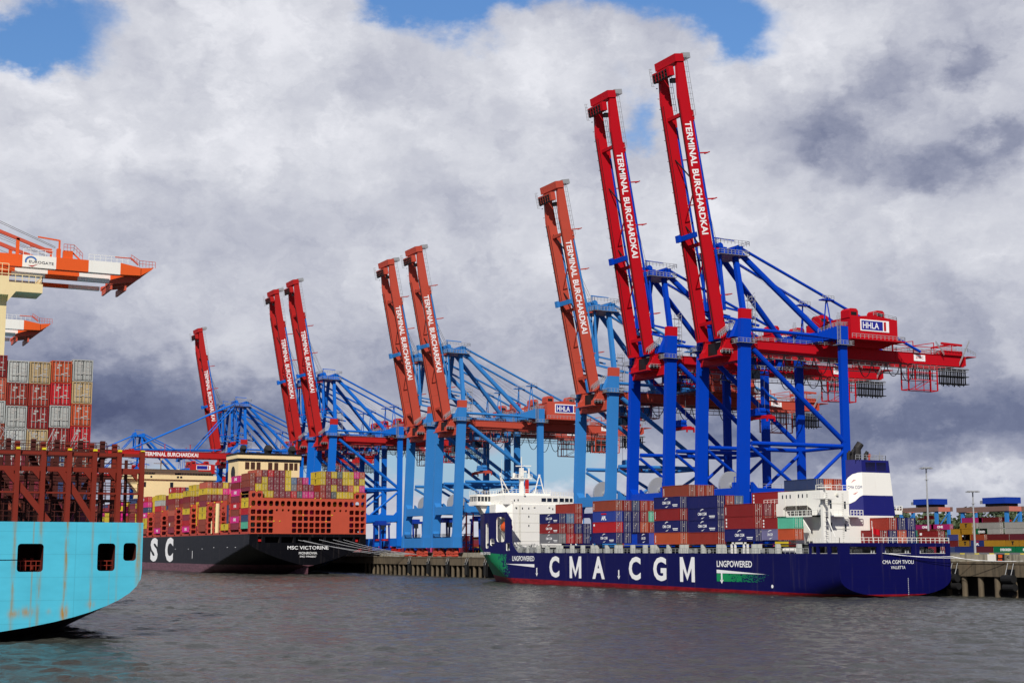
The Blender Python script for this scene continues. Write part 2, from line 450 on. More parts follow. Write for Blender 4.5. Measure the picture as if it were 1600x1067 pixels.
# ------------------------------------------------------------------ cranes
CP = {}
CP['A'] = dict(red=(182, 16, 30), blue=(0, 60, 178), cap=75.0, plat=64.9, g0=64.3, g1=67.3, apex=94.2, L=79.5, hy=232.5, an=80.6, hz=38.4, br=39.8, sill=21.0, rear=318.5, gx=4.35, h0=69.3, h1=75.5)
CP['B'] = dict(red=(184, 76, 60), blue=(52, 124, 192), cap=66.5, plat=58.0, g0=56.8, g1=59.5, apex=88.6, L=67.2, hy=232.7, an=78.7, hz=35.6, br=36.8, sill=23.4, rear=318.5, gx=4.35, h0=61.0, h1=67.4)
CP['C'] = dict(red=(176, 36, 36), blue=(20, 104, 200), cap=70.8, plat=62.2, g0=60.2, g1=63.2, apex=93.2, L=74.0, hy=231.4, an=79.3, hz=38.4, br=39.0, sill=22.6, rear=316.0, gx=4.35, h0=65.0, h1=71.2)
CM = {}
for k, p in CP.items():
    CM[k] = (paint('crane red ' + k, p['red'], rough=.55, var=.16, streak=.30, scale=.3, dirt=(.09, .03, .02), spec=.12),
             paint('crane blue ' + k, p['blue'], rough=.5, var=.16, streak=.26, scale=.3, dirt=(.03, .05, .08), spec=.12))
M_rope = paint('steel rope', (120, 120, 122), rough=.6)
M_rail = paint('grey handrail', (150, 152, 156), rough=.5)
M_sign = paint('sign blue', (38, 40, 140), rough=.4, streak=.02, var=.04)
M_letter = paint('white lettering', (240, 240, 240), rough=.5, streak=.05, var=.05)
M_glass = paint('dark glass', (28, 34, 42), rough=.12, streak=0, var=.1, spec=.8)

def crane(cx, kind, label, boom_up=True, lod=2, txt=True, spreader=47.0, trol=243.0):
    p = CP[kind]; MR, MBl = CM[kind]
    g0, g1, gx = p['g0'], p['g1'], p['gx']
    t = thing('container_crane', label, 'crane', (cx, 233, 7.35), 'ship-to-shore cranes along the quay')
    X = lambda x: cx + x
    part = lambda mb, nm, m, par=t: build(mb, nm, m, par)
    # sea legs lean slightly seaward at the foot
    def leg_y(z): return 232.7 + (z - 10) / 65 * 2.5
    ct = p['cap']
    for s in (1, -1):
        mb = MB(); w, d = 1.5, 3.4
        def q(z, ww=w, dd=d):
            y = leg_y(z); x = X(s * 10)
            return [(x - ww / 2, y - dd / 2, z), (x + ww / 2, y - dd / 2, z), (x + ww / 2, y + dd / 2, z), (x - ww / 2, y + dd / 2, z)]
        mb.hexa(q(10.8, 2.0, 3.9), q(16, 1.6, 3.5)); mb.hexa(q(16), q(p['plat'])); mb.hexa(q(p['plat'], 1.9, 3.9), q(p['plat'] + .7, 1.9, 3.9)); mb.hexa(q(p['plat'] + .7), q(ct - 2.7))
        lg = part(mb, 'leg', MBl)
        mb = MB(); mb.hexa(q(ct - 2.7, 1.56, 3.46), q(ct, 1.56, 3.46)); build(mb, 'leg_cap', MR, lg)
        if lod > 0:
            mb = MB(); y = leg_y(p['plat']); z = p['plat'] + .7; x = X(s * 10)
            mb.box((x - 1.9, y - 2.9, z - .12), (x + 1.9, y + 2.9, z))
            mb.rail([(x - 1.9, y - 2.9, z), (x + 1.9, y - 2.9, z), (x + 1.9, y + 2.9, z), (x - 1.9, y + 2.9, z), (x - 1.9, y - 2.9, z)], 1.1, 1.2, .05)
            build(mb, 'leg_platform', M_rail, lg)
        # land legs
        mb = MB(); x = X(s * 10)
        lt = g1 + 5.2
        mb.box((x - .62, 267.3, 10.8), (x + .62, 269.7, g1 - .2)); mb.box((x - .75, 266.9, g1 - .2), (x + .75, 270.1, lt))
        mb.prism([(266.9, g1 + 1.2), (266.9, lt), (264.5, lt - .6), (259.5, g1 + 2.6), (259.5, g1 + 1.6)], 0, x - .6, x + .6)
        lg = part(mb, 'leg', MBl)
        if lod > 0:
            mb = MB(); mb.box((x - 1.7, 266.0, g1 - .3), (x + 1.9, 271.2, g1 - .18))
            mb.rail([(x + 1.9, 266.0, g1 - .2), (x + 1.9, 271.2, g1 - .2), (x - 1.7, 271.2, g1 - .2)], 1.1, 1.2, .05)
            mb.rail([(x - .7, 264.4, lt - .6), (x - .7, 267, lt), (x - .7, 270.1, lt), (x + .7, 270.1, lt), (x + .7, 267, lt), (x + .7, 259.5, g1 + 2.6)], 1.1, 1.2, .045)
            mb.rail([(x - .7, 266.9, lt - .1), (x - .7, 270, g1)], .9, 1.0, .045)
            for k in range(24):   # ladder
                z = g1 + .4 + k * .36; 
                if z < lt + 4: mb.box((x + .8, 266.2, z), (x + .9, 267.2, z + .09))
            mb.box((x + .8, 266.1, g1), (x + .9, 266.2, g1 + 8)); mb.box((x + .8, 267.2, g1), (x + .9, 267.3, g1 + 8))
            build(mb, 'leg_platform', M_rail, lg)
    # portal beams
    sl = p['sill']; stp = 26.4
    mb = MB(); mb.box((X(-9.2), leg_y(24) - 1.3, sl), (X(9.2), leg_y(24) + 1.3, stp))
    for s in (1, -1):   # haunches
        for a, b_, zz, dz in ((stp, stp + 1.6, 1, 1), (sl, sl - 1.6, -1, -1)):
            mb.prism([(X(s * 9.25), a), (X(s * 7.6), a), (X(s * 9.25), b_)], 1, leg_y(24) - 1.25, leg_y(24) + 1.25)
    part(mb, 'portal_beam', MBl)
    mb = MB(); mb.box((X(-9.4), 267.5, sl + .5), (X(9.4), 269.5, stp)); part(mb, 'portal_beam', MBl)
    for s in (1, -1):
        mb = MB(); x = X(s * 10); mb.box((x - .7, 236.2, sl + .8), (x + .7, 267.3, stp))
        mb.prism([(236.2, stp), (237.8, stp), (236.2, stp + 1.6)], 0, x - .65, x + .65); mb.prism([(267.3, stp), (265.7, stp), (267.3, stp + 1.6)], 0, x - .65, x + .65)
        part(mb, 'portal_beam', MBl)
        if lod > 1:
            mb = MB(); mb.rail([(x + .6 * s, 238, stp), (x + .6 * s, 266, stp)], 1.1, 2.5, .045); part(mb, 'handrail', M_rail)
    # low beams and bogies
    for y, nm in ((232.7, 1), (268.5, 0)):
        zz = 0 if nm else 1.6
        mb = MB(); mb.box((X(-11.2), y - 1.5, 10.8 + zz * .6), (X(11.2), y + 1.5, 14.9 + zz * .4)); 
        if nm:
            for s in (1, -1): mb.prism([(X(s * 9.3), 14.9), (X(s * 7.9), 14.9), (X(s * 9.1), 17.2)], 1, y - 1.2, y + 1.2)
        lb = part(mb, 'sill_beam', MBl)
        if nm and lod > 0:
            mb = MB(); z = 15.0
            for r in range(3): mb.beam((X(-8), y - 1.75, z + .5 * r), (X(-.5), y - 1.75, z + .5 * r), .14); mb.beam((X(1), y - 1.75, z + .5 * r), (X(8.2), y - 1.75, z + .5 * r), .14)
            for k in range(17): mb.beam((X(-8 + k), y - 1.75, z), (X(-8 + k), y - 1.75, z + 1.1), .1)
            build(mb, 'walkway', M_black, lb)
        for s in (1, -1):
            mb = MB(); c = X(s * 6.2); z0 = 7.4 if nm else 8.95
            mb.prism([(c - 3, z0 + 2.9), (c + 3, z0 + 2.9), (c + 1.2, z0 + 3.6), (c - 1.2, z0 + 3.6)], 1, y - .7, y + .7)
            for h in (-1, 1):
                e = c + h * 2.35
                mb.prism([(e - 2.1, z0 + 1.6), (e - .5, z0 + 2.9), (e + .5, z0 + 2.9), (e + 2.1, z0 + 1.6), (e + 1.9, z0 + 1.1), (e - 1.9, z0 + 1.1)], 1, y - .6, y + .6)
                for k in (-1, 1):
                    f = e + k * 1.15
                    mb.prism([(f - .9, z0 + .5), (f - .35, z0 + 1.3), (f + .35, z0 + 1.3), (f + .9, z0 + .5)], 1, y - .5, y + .5)
                    for w in (-.55, .55): mb.tube((f + w, y - .62, z0 + .42), (f + w, y + .62, z0 + .42), .42, 10)
            part(mb, 'bogie', MR)
    # side bracing
    for s in (1, -1):
        x = X(s * 10)
        for a, b_, r in (((x, 237.6, p['plat'] - .8), (x, 268.0, p['br']), .72), ((x, 236.4, p['hz']), (x, 268, p['hz'] + .1), .6),
                         ((x, 236.2, p['hz'] - 1), (x, 252.0, stp), .5), ((x, 268, p['hz'] - 1), (x, 254.0, stp), .5),
                         ((x, 236.6, g1 + 2.2), (x, 267.2, g1 + 1.8), .5)):
            mb = MB(); mb.tube(a, b_, r, 10); part(mb, 'brace', MBl)
    mb = MB(); mb.tube((X(-9.4), 268.6, p['hz']), (X(9.4), 268.6, p['hz']), .5, 8); part(mb, 'brace', MBl)
    # top cross beams
    mb = MB(); mb.box((X(-9.3), 233.4, g0 - 3.3), (X(9.3), 236.8, g0 - .1)); part(mb, 'cross_beam', MR)
    mb = MB(); mb.box((X(-9.3), 266.9, g1 + 1.8), (X(9.3), 270.0, g1 + 4.7)); part(mb, 'cross_beam', MBl)
    # trolley girders with rails, ties, walkways
    for s in (1, -1):
        mb = MB(); x = X(s * gx)
        mb.box((x - .65, 231.5, g0), (x + .65, p['rear'], g1)); mb.box((x - .85, 231.5, g1), (x + .85, p['rear'], g1 + .12)); mb.box((x - .85, 231.5, g0 - .14), (x + .85, p['rear'], g0))
        k = 240
        while k < p['rear']: mb.box((x + s * .65 - .05, k, g0), (x + s * .65 + .05, k + .12, g1)); k += 13
        gi = part(mb, 'girder', MR)
        mb = MB(); xo = x + s * 1.6
        mb.box((xo - .7, 238, g0 - 1.9), (xo + .7, p['rear'], g0 - 1.8))
        if lod > 0: mb.rail([(xo + s * .65, 238, g0 - 1.8), (xo + s * .65, p['rear'], g0 - 1.8)], 1.1, 2.2, .045)
        if lod > 0: mb.rail([(x + s * .6, 238, g1 + .1), (x + s * .6, p['rear'], g1 + .1)], 1.0, 2.2, .04)
        build(mb, 'walkway', M_rail, gi)
    y = 246
    while y < p['rear'] + 1: mb = MB(); mb.box((X(-gx + .6), y - .5, g1 - 1.0), (X(gx - .6), y + .5, g1 - .1)); part(mb, 'girder_tie', MR); y += 12
    mb = MB(); mb.box((X(-gx - 1), p['rear'] - .3, g0 + .2), (X(gx + 1), p['rear'] + .5, g1)); mb.box((X(-gx - 2), p['rear'] + .5, g1 - .2), (X(gx + 2), p['rear'] + 3.6, g1))
    part(mb, 'end_platform', MR)
    # rear end frames above the girders
    mb = MB(); yr = p['rear']
    for s in (1, -1):
        x = X(s * gx)
        for y in (yr - 27, yr - 19, yr - 11, yr - 4): mb.beam((x, y, g1), (x, y, g1 + 3.6), .2)
        mb.beam((x, yr - 27, g1 + 2.4), (x, yr - 19, g1 + 3.6), .22); mb.beam((x, yr - 19, g1 + 2.2), (x, yr - 11, g1 + 3.6), .22); mb.beam((x, yr - 11, g1 + 2.2), (x, yr - 2, g1 + 3.2), .22)
        mb.beam((x, yr - 30, g1 + 2.2), (x, yr - 2, g1 + 2.1), .2)
    mb.beam((X(-gx), yr - 4, g1 + 3.6), (X(gx), yr - 4, g1 + 3.6), .5); mb.beam((X(gx), yr - 8, g1 + 3.7), (X(gx), yr, g1 + 3.5), .6)
    mb.box((X(gx - 2), yr - 9, g1 + .1), (X(gx + 1.3), yr - 1, g1 + 1.5))
    part(mb, 'rear_frame', MR)
    if lod > 0:
        mb = MB(); x = X(gx + 2)
        mb.rail([(x, yr - 10, g1 + 1.2), (x, yr + .5, g1 + 1.2), (x, yr + 3.6, g1)], 1.1, 1.2, .05)
        mb.rail([(x, yr - 12, g1 + 3.0), (x, yr - 9, g1 - .2)], .9, .6, .06); mb.rail([(x, yr - 3, g0), (x, yr + 1.2, g1 + 4)], .9, .6, .06)
        mb.rail([(x - 1, 271, g1 + .2), (x - 1, yr - 10, g1 + .2)], 1.1, 1.6, .05)
        part(mb, 'handrail', M_rail)
    # festoon gear under the rear: cage and cable bundle
    mb = MB(); x1, x2, y1, y2, z1, z2 = X(gx - 1), X(gx + 2), yr - 23, yr - 12, g0 - 8, g0 - 1.2
    for x in (x1, x2):
        for y in (y1, y1 + 2.6, y2 - 2.5, y2): mb.beam((x, y, z1), (x, y, z2 + 1), .32 if y in (y1, y2) else .18)
        for z in (z1, z1 + 3.0, z1 + 5.2, z2): mb.beam((x, y1, z), (x, y2, z), .22)
        mb.beam((x, y1 + 2.6, z1), (x, y2 - 2.5, z1 + 3), .15)
    for y in (y1, y2):
        for z in (z1, z2): mb.beam((x1, y, z), (x2, y, z), .25)
    part(mb, 'service_cage', MR)
    mb = MB()
    for k in range(15):
        y = y1 + .9 + k * .7; mb.beam((X(gx + .4), y, z1 + 3.2), (X(gx + .4), y, z2), .24 if k % 2 else .16)
    for k in range(14):
        y = yr - 10 + k * .72
        for x in (X(gx), X(gx + 1.6)): mb.beam((x, y, g0 - 6.2 + .5 * (k % 3)), (x, y, g0 - 1), .3 if k % 2 else .2)
    for z in (g0 - 5.6, g0 - 3.4, g0 - 1.2): mb.box((X(gx - .6), yr - 10.5, z), (X(gx + 2.2), yr + .4, z + .2))
    part(mb, 'cable_bundle', M_black)
    # festoon loops along the near side
    mb = MB(); xf = X(gx + 2.5); y = 240.0 if lod > 1 else 243; step = 5.2; mb.beam((xf, 237, g0 - .8), (xf, yr - 22, g0 - .8), .25)
    while y < yr - 26:
        pts = []
        if not (269 < y < 276):
            dp = 4.6 + 1.2 * math.sin(y)
            for k in range(9):
                a = k / 8; pts.append((xf, y + a * step, g0 - .9 - dp * (1 - (2 * a - 1) ** 2) ** .8))
            mb.poly(pts, .13, 4)
        y += step
    part(mb, 'festoon_cable', M_black)
    # machinery house
    h0, h1 = p['h0'], p['h1']; ya, yb = 271.6, 288.6
    mb = MB(); rg = (h1 + .9)
    mb.prism([(ya, h0), (yb, h0), (yb, h1), ((ya + yb) / 2, rg), (ya, h1)], 0, X(-10), X(10.2))
    hs = part(mb, 'machinery_house', MR)
    mb = MB(); mb.box((X(-9.5), ya - .8, h0 - .35), (X(11.6), yb + 1.6, h0)); mb.prism([(ya, h0 - .35), (yb + 1, h0 - .35), (yb - 3, g1 + .13), (ya + 3, g1 + .13)], 0, X(-8), X(7.2)); part(mb, 'house_floor', MR)
    if lod > 0:
        mb = MB(); mb.rail([(X(11.5), ya - .7, h0), (X(11.5), yb + 1.5, h0), (X(-9), yb + 1.5, h0)], 1.2, 1.5, .06)
        mb.rail([(X(10), (ya + yb) / 2, rg), (X(10), yb, h1), (X(0), yb, h1)], 1.0, 1.5, .05); build(mb, 'handrail', M_rail, hs)
    for (vx, vy) in ((8.0, ya + 1.4), (8.0, yb - 6), (-6, ya + 2)):
        mb = MB(); mb.box((X(vx - 1.9), vy - 1.6, h1 - .2), (X(vx + 1.9), vy + 1.6, h1 + 1.9)); mb.prism([(vy - 1.6, h1 + 1.9), (vy + 1.6, h1 + 1.9), (vy + 1.0, h1 + 2.5), (vy - 1.0, h1 + 2.5)], 0, X(vx - 1.9), X(vx + 1.9))
        vt = build(mb, 'roof_vent', MR, hs)
        mb = MB(); mb.box((X(vx + 1.9), vy - 1.0, h1 + .5), (X(vx + 1.95), vy + 1.0, h1 + 1.5)); build(mb, 'louvre', M_black, vt)
    # sign
    xs = X(10.2); sy0, sy1 = ya + 3.4, yb - 3.2; sz0, sz1 = h0 + 2.4, h1 - .5
    mb = MB(); mb.box((xs, sy0, sz0), (xs + .12, sy1, sz1)); sgn = build(mb, 'sign', M_letter, hs)
    mb = MB(); mb.box((xs + .12, sy0 + .35, sz0 + .35), (xs + .16, sy1 - 2.3, sz1 - .35)); build(mb, 'sign_panel', M_sign, sgn) if False else build(mb, 'sign_panel', M_sign, hs)
    mb = MB(); mb.box((xs + .12, sy1 - 1.9, sz0 + .35), (xs + .16, sy1 - 1.1, sz1 - .35)); build(mb, 'sign_stripe', MR, hs)
    if lod > 0:
        mb = MB(); put_text(mb, 'HHLA', (xs + .19, sy0 + .8, sz0 + .75), (0, 1, 0), (0, 0, 1), (sz1 - sz0) - 1.5, width=(sy1 - sy0) * .56, bold=.015)
        build(mb, 'lettering', M_letter, hs)
        mb = MB(); mb.box((X(gx + .72), yr - 19.5, g0 + .7), (X(gx + .78), yr - 15.2, g1 - .45)); ms = part(mb, 'maker_plate', M_letter)
        mb = MB(); put_text(mb, 'ZPMC', (X(gx + .8), yr - 18.9, g0 + 1.35), (0, 1, 0), (0, 0, 1), .75, width=3.0, bold=.02); build(mb, 'lettering', MR, ms)
    # mast and stays
    az_ = p['apex']
    for s in (1, -1):
        mb = MB(); mb.beam((X(s * 8.8), 236.2, g1 + 2.5), (X(s * 3.6), 236.9, az_ - 3), 1.3, 1.3, (0, 1, 0)); part(mb, 'mast_leg', MBl)
        mb = MB(); mb.beam((X(s * 3.0), 232.2, az_ - 2.5), (X(s * 3.6), 232.6, az_ - 18), .55); mb.beam((X(s * 1.6), 231.6, az_ - 2.5), (X(s * 2.6), 232.0, az_ - 18), .4)
        mb.beam((X(s * 3.8), 231.2, az_ - 17.8), (X(s * 3.8), 240, az_ - 19), .5); mb.beam((X(s * 6), 231, az_ - 21), (X(s * 7), 242, az_ - 23), .6)
        part(mb, 'mast_strut', MBl)
        for a, b_, r in (((X(s * 4.6), 237, az_ - .6), (X(s * 6.2), 300.5, g1 + .3), .42), ((X(s * 4.2), 238, az_ - 2.4), (X(s * 8.9), 262, g1 + 2.6), .85)):
            mb = MB(); mb.tube(a, b_, r, 10); part(mb, 'stay', MBl)
        mb = MB(); ym, zm = 267.0, az_ - .6 - (az_ - .9 - g1) * (30 / 63.5)
        mb.beam((X(s * 5.4), ym, zm), (X(s * 5.0), ym - 1.5, g1 + 1), .28); mb.beam((X(s * 5.4), ym, zm), (X(s * 7.0), ym + 1, g1 + 1), .28)
        mb.box((X(s * 5.4) - 1, ym - 2, zm - .9), (X(s * 5.4) + 1, ym + 2, zm - .6)); part(mb, 'stay_prop', MBl)
        if lod > 0:
            mb = MB(); mb.rail([(X(s * 5.4) + 1, ym - 2, zm - .6), (X(s * 5.4) + 1, ym + 2, zm - .6), (X(s * 5.4) + 1, ym + 2, zm - .6)], 1, 1, .06); part(mb, 'handrail', M_rail)
    mb = MB(); mb.box((X(-5.4), 231, az_ - 3.2), (X(5.4), 233, az_ - 1.4)); mb.box((X(-4), 233, az_ - 3), (X(4), 236.4, az_ - 1.6)); mb.box((X(-5.2), 236.4, az_ - 3.4), (X(5.2), 238.6, az_ - .6))
    for s in (-3.2, 0, 3.2): mb.tube((X(s - .5), 232, az_ - .8), (X(s + .5), 232, az_ - .8), 1.0, 12)
    mb.beam((X(1), 232.4, az_ - 1), (X(1), 232.4, az_ + 2.0), .3); mb.beam((X(1), 232.0, az_ + 2.0), (X(1), 238.5, az_ + 1.8), .3)
    hd = part(mb, 'mast_head', MBl)
    if lod > 0:
        mb = MB()
        for zz in (az_ - .6, az_ - 3.4):
            mb.box((X(-6), 230.2, zz - .1), (X(6.4), 239.8, zz)) if zz < az_ - 1 else None
            mb.rail([(X(6.4), 230.2, zz), (X(6.4), 239.8, zz), (X(-6), 239.8, zz)], 1.2, 1.2, .06); mb.rail([(X(6.4), 230.2, zz), (X(-6), 230.2, zz)], 1.2, 1.2, .06)
        build(mb, 'platform', M_rail, hd)
        mb = MB(); z = g1 + 1     # stair tower behind the hinge
        x0, x1, y0, y1 = X(6.8), X(8.2), 237.5, 240.0
        for x in (x0, x1):
            for y in (y0, y1): mb.beam((x, y, z), (x, y, g1 + 12), .12)
        for k in range(5):
            zz = z + k * 2.4; mb.box((x0, y0, zz), (x1, y1, zz + .08)); mb.beam((x1, y0, zz), (x1, y1, zz + 2.3), .1); mb.beam((x1, y0, zz + 1), (x1, y1, zz + 1), .08)
        part(mb, 'stair_tower', M_rail)
    # hinge frame and stair clutter
    mb = MB()
    for s in (1, -1):
        x = X(s * gx); mb.box((x - .9, 230.4, g0 - 1.6), (x + .9, 234.0, g0 - .2)); mb.prism([(230.8, g0 - .2), (234.0, g0 - .2), (234.0, g1 - .2), (232.6, g1 - .2)], 0, x - .95, x + .95)
    mb.box((X(-gx - .8), 229.6, g0 - 1.9), (X(gx + 1.2), 233.9, g0 - 1.61)); hf = part(mb, 'hinge_frame', MR)
    mb = MB(); mb.box((X(-3.3), 232.0, g0 - 1.4), (X(3.3), 233.6, g1 - .6)); mb.box((X(gx + 1.0), 230.4, g0 - 1.3), (X(gx + 1.9), 233.0, g0 - .3)); build(mb, 'hinge_shade_boxes', M_black, hf)  # black boxes for machinery, dark to stand in for shade at the hinge
    mb = MB(); mb.prism([(232.4, g1 + .2), (236.0, g1 + .2), (236.4, g1 + 5), (234.8, g1 + 5.4)], 0, X(6.4), X(8.2)); mb.prism([(232.4, g1 + .2), (236.0, g1 + .2), (236.4, g1 + 5), (234.8, g1 + 5.4)], 0, X(-8.2), X(-6.4)); mb.box((X(-6.4), 234.4, g1 + .5), (X(6.4), 236.2, g1 + 2.6)); part(mb, 'mast_foot', MBl)
    if lod > 0:
        mb = MB(); x = X(gx + 2.2)
        mb.rail([(x, 230, g0 - 1.2), (x, 233.4, g0 - 1.2)], 1.1, 1.0, .06); mb.rail([(x, 229.4, g1 - .2), (x, 234.2, g1 + 3.6)], 1.2, .8, .08); mb.rail([(x - 1, 229.2, g1 + .4), (x - 1, 234.0, g1 + 4.0)], 1.0, .8, .06)
        build(mb, 'stair', M_rail, hf)
        if kind == 'A':
            mb = MB(); put_text(mb, 'GT 17' if cx > -350 else 'GT 16', (X(gx + .93), 230.2, g0 - 1.1), (0, 1, 0), (0, 0, 1), .9, width=3.4, bold=.02); build(mb, 'lettering', M_letter, hf)
    # trolley, ropes, spreader
    mb = MB(); z = g0
    for x in (-4.4, 4.4):
        mb.beam((X(x), trol, z - .9), (X(x), trol + 15, z - .9), .5)
        for y in range(0, 16, 3): mb.beam((X(x), trol + y, z - .9), (X(x), trol + y, z - 5), .2)
        mb.beam((X(x), trol, z - 5), (X(x), trol + 15, z - 5), .35)
    for y in (0, 5, 10, 15): mb.beam((X(-4.4), trol + y, z - .9), (X(4.4), trol + y, z - .9), .35); mb.beam((X(-4.4), trol + y, z - 5), (X(4.4), trol + y, z - 5), .25)
    tr = part(mb, 'trolley', MR)
    mb = MB()
    for (bx, by, bz, dx, dy, dz) in ((0, 3, -3, 5, 2.5, 3), (-1, 7.5, -3.4, 6, 2.6, 2.4), (1, 12, -3, 5, 2, 3)): mb.cbox((X(bx), trol + by, z + bz), (dx, dy, dz))
    build(mb, 'hoist_machinery', MBl, tr)
    mb = MB(); mb.box((X(2), trol + 1, z - 7.6), (X(4.6), trol + 3.8, z - 5.1)); build(mb, 'operator_cab', M_glass, tr)
    if lod > 0:
        mb = MB(); mb.rail([(X(5), trol, z - 5), (X(5), trol + 15, z - 5)], 1.1, 1.2, .06); build(mb, 'handrail', M_rail, tr)
    if spreader:
        sy = trol + 6; zs = spreader
        mb = MB(); 
        for x in (-2, 2):
            for y in (-1, 1): mb.beam((X(x), sy + y, zs + 1.6), (X(x), sy + y, z - 4.5), .06)
        part(mb, 'hoist_rope', M_rope)
        mb = MB(); mb.box((X(-2.6), sy - 1.1, zs + .5), (X(2.6), sy + 1.1, zs + 1.2))
        for x in (-2, -.7, .7, 2): mb.tube((X(x), sy - .9, zs + 1.8), (X(x), sy + .9, zs + 1.8), .75, 10)
        part(mb, 'headblock', MBl)
        mb = MB(); mb.box((X(-6), sy - .5, zs - .5), (X(6), sy + .5, zs + .35))
        for x in (-6, 6): mb.box((X(x) - .25, sy - 1.2, zs - .8), (X(x) + .25, sy + 1.2, zs + .1)); mb.box((X(x) - .3, sy - 1.35, zs - 1.5), (X(x) + .3, sy - 1.1, zs - .2)); mb.box((X(x) - .3, sy + 1.1, zs - 1.5), (X(x) + .3, sy + 1.35, zs - .2))
        part(mb, 'spreader', MR)
    # cable reel on the sea side portal beam
    mb = MB(); rx, ry, rz = X(-3.6), 238.6, stp + 1.3
    mb.tube((rx, ry, rz), (rx + .8, ry, rz), 3.8, 26)
    mb.tube((rx - .3, ry, rz), (rx + 1.4, ry, rz), .7, 10)
    rl = part(mb, 'cable_reel', M_steelg)
    mb = MB(); mb.box((rx + 1.4, ry - 1, stp + .1), (rx + 3.6, ry + 2.4, stp + .4)); mb.box((rx + 1.6, ry - .4, stp + .4), (rx + 2.8, ry + 1.4, stp + 2.0))
    for y in (-1, 2.4): mb.beam((rx + 3.6, ry + y, stp), (rx + 3.6, ry + y, stp + 3.4), .14)
    mb.beam((rx + 3.6, ry - 1, stp + 3.4), (rx + 3.6, ry + 2.4, stp + 3.4), .14); build(mb, 'reel_drive', MBl, rl)
    # boom, built lying flat seaward (-Y) and turned up about its hinge
    hy, hz_ = p['hy'], g1 + .1
    ang = -R_(p['an']) if boom_up else 0.0
    L = p['L']
    bo = MB()
    for s in (1, -1):
        x = s * gx
        prof = [(-.2, 0), (-L, 0), (-L, -1.8), (-L + 11, -3.05), (-14, -3.2), (-.2, -3.2)]
        bo.prism(prof, 0, x - .62, x + .62)
        bo.box((x - .85, -L + .2, -.02), (x + .85, -1, .12))
        bo.prism([(-L + 15.0, 0), (-L + 18.5, 0), (-L + 18.0, 1.0), (-L + 15.5, 1.1)], 0, x - .5, x + .5)
    for u in (5, 27, L - 16): bo.box((-gx, -u - .45, -2.2), (gx, -u + .45, -1.0))
    bo.box((-gx - .9, -L - .6, -2.6), (gx + .9, -L + 1.6, .2)); bo.box((-gx - .8, -L + 2.4, -4.0), (gx - .9, -L + 5.0, -2.4))
    boom = build(bo, 'boom', MR, t, local=True)
    boom.location = (0, hy - 233, hz_ - 7.35); boom.rotation_euler = (ang, 0, 0)
    sub = lambda mb, nm, m: build(mb, nm, m, boom, local=True)
    for s in (1, -1):
        mb = MB(); x = s * gx; mb.box((x - .1, -L + 12, -3.36), (x + .16, -1, -3.21)); mb.box((x - s * .72, -L + 12, -2.9), (x - s * .64, -1, -2.75))
        sub(mb, 'trolley_rail', M_black)
    for u in (-L + 3.2, -L + 4.2, -L + 5.0):
        for x in (-4.4, -2.9, -1.4, .1, 1.6): mb = MB(); mb.tube((x, u, -4.0), (x + .6, u, -4.0), .45, 8); sub(mb, 'sheave', M_black)
    mb = MB(); mb.box((1.4, -L + 5.6, -3.0), (2.6, -L + 6.8, -1.2)); sub(mb, 'sheave_block', M_black)
    mb = MB(); mb.box((-gx - 1.0, -30.2, -4.2), (gx - .8, -28.8, -3.25)); mb.box((-gx - .4, -30.6, -5.0), (-gx + 1.2, -28.6, -4.2))
    for s in (1, -1):
        mb.tube((s * gx - s * .1, -L + 17, .8), (s * gx, -8, 1.6), .34, 8)
    sub(mb, 'forestay', MBl)
    mb = MB()
    for u in (12, 25, 39, 52): mb.beam((gx, -u, 0), (gx, -u, 4.0), .34); mb.beam((gx - 1.5, -u, 3.9), (gx + 1.0, -u, 3.9), .25); mb.beam((-gx, -u, 0), (-gx, -u, 3.0), .3)
    for u in (15, 34): mb.beam((-gx + .6, -u, -1.6), (gx - .6, -u - 9, -1.6), .28); 
    sub(mb, 'stay_rest', MR)
    mb = MB()
    if lod > 0:
        for u in (24,): mb.beam((-gx + .6, -u - 9, -1.6), (gx - .6, -u, -1.6), .28); mb.beam((-gx + .6, -u - 28, -1.6), (gx - .6, -u - 20, -1.6), .28)
        sub(mb, 'tie_rod', M_black)
        mb = MB(); mb.rail([(gx + .75, -L, .1), (gx + .75, -L + 17, .1)], 1.3, 1.6, .05)
        mb.rail([(gx - .75, -L + 17, .1), (gx - .75, -4, .1)], .8, 2.2, .035)
        mb.rail([(-gx + .75, -L, .1), (-gx + .75, -L + 15, .1)], 1.3, 1.6, .05)
        mb.rail([(-gx - .3, -L + 1, -4), (-gx - .3, -L + 6, -4)], -1, 1, .05)
        for u in range(0, int(L - 8), 3): mb.box((-gx - .9, -u - 4.1, -3.3), (-gx - .62, -u - 3.9, -2.9))
        mb.beam((gx - 1, -L + .5, .2), (gx - 1, -L - .8, 1.8), .1); mb.beam((-2, -L, .2), (-2.5, -L - 1.8, .5), .08)
        sub(mb, 'handrail', M_rail)
        mb = MB(); mb.box((gx - 2.6, -L - 1.0, .3), (gx + .4, -L + .5, 2.9)); mb.beam((gx - 1, -L - .3, 2.0), (gx - 1, -L - .3, 3.8), .12)
        sub(mb, 'inspection_basket', M_steelg)
    if txt:
        mb = MB()
        u1 = L - (18.6 if kind != 'C' else 24.0); tw = {'A': 31.8, 'B': 30.0, 'C': 29.4}[kind]
        vs_h = 2.15
        put_text(mb, 'TERMINAL BURCHARDKAI', (gx + .66, -u1, -2.65), (0, 1, 0), (0, 0, 1), vs_h, width=tw, bold=.024)
        sub(mb, 'lettering', M_letter)
    # forestay links and hoist ropes between boom and mast head
    def bp(x, u, w):
        v = Matrix.Rotation(ang, 3, 'X') @ Vector((0, -u, w)); return (X(x), hy + v.y, hz_ + v.z)
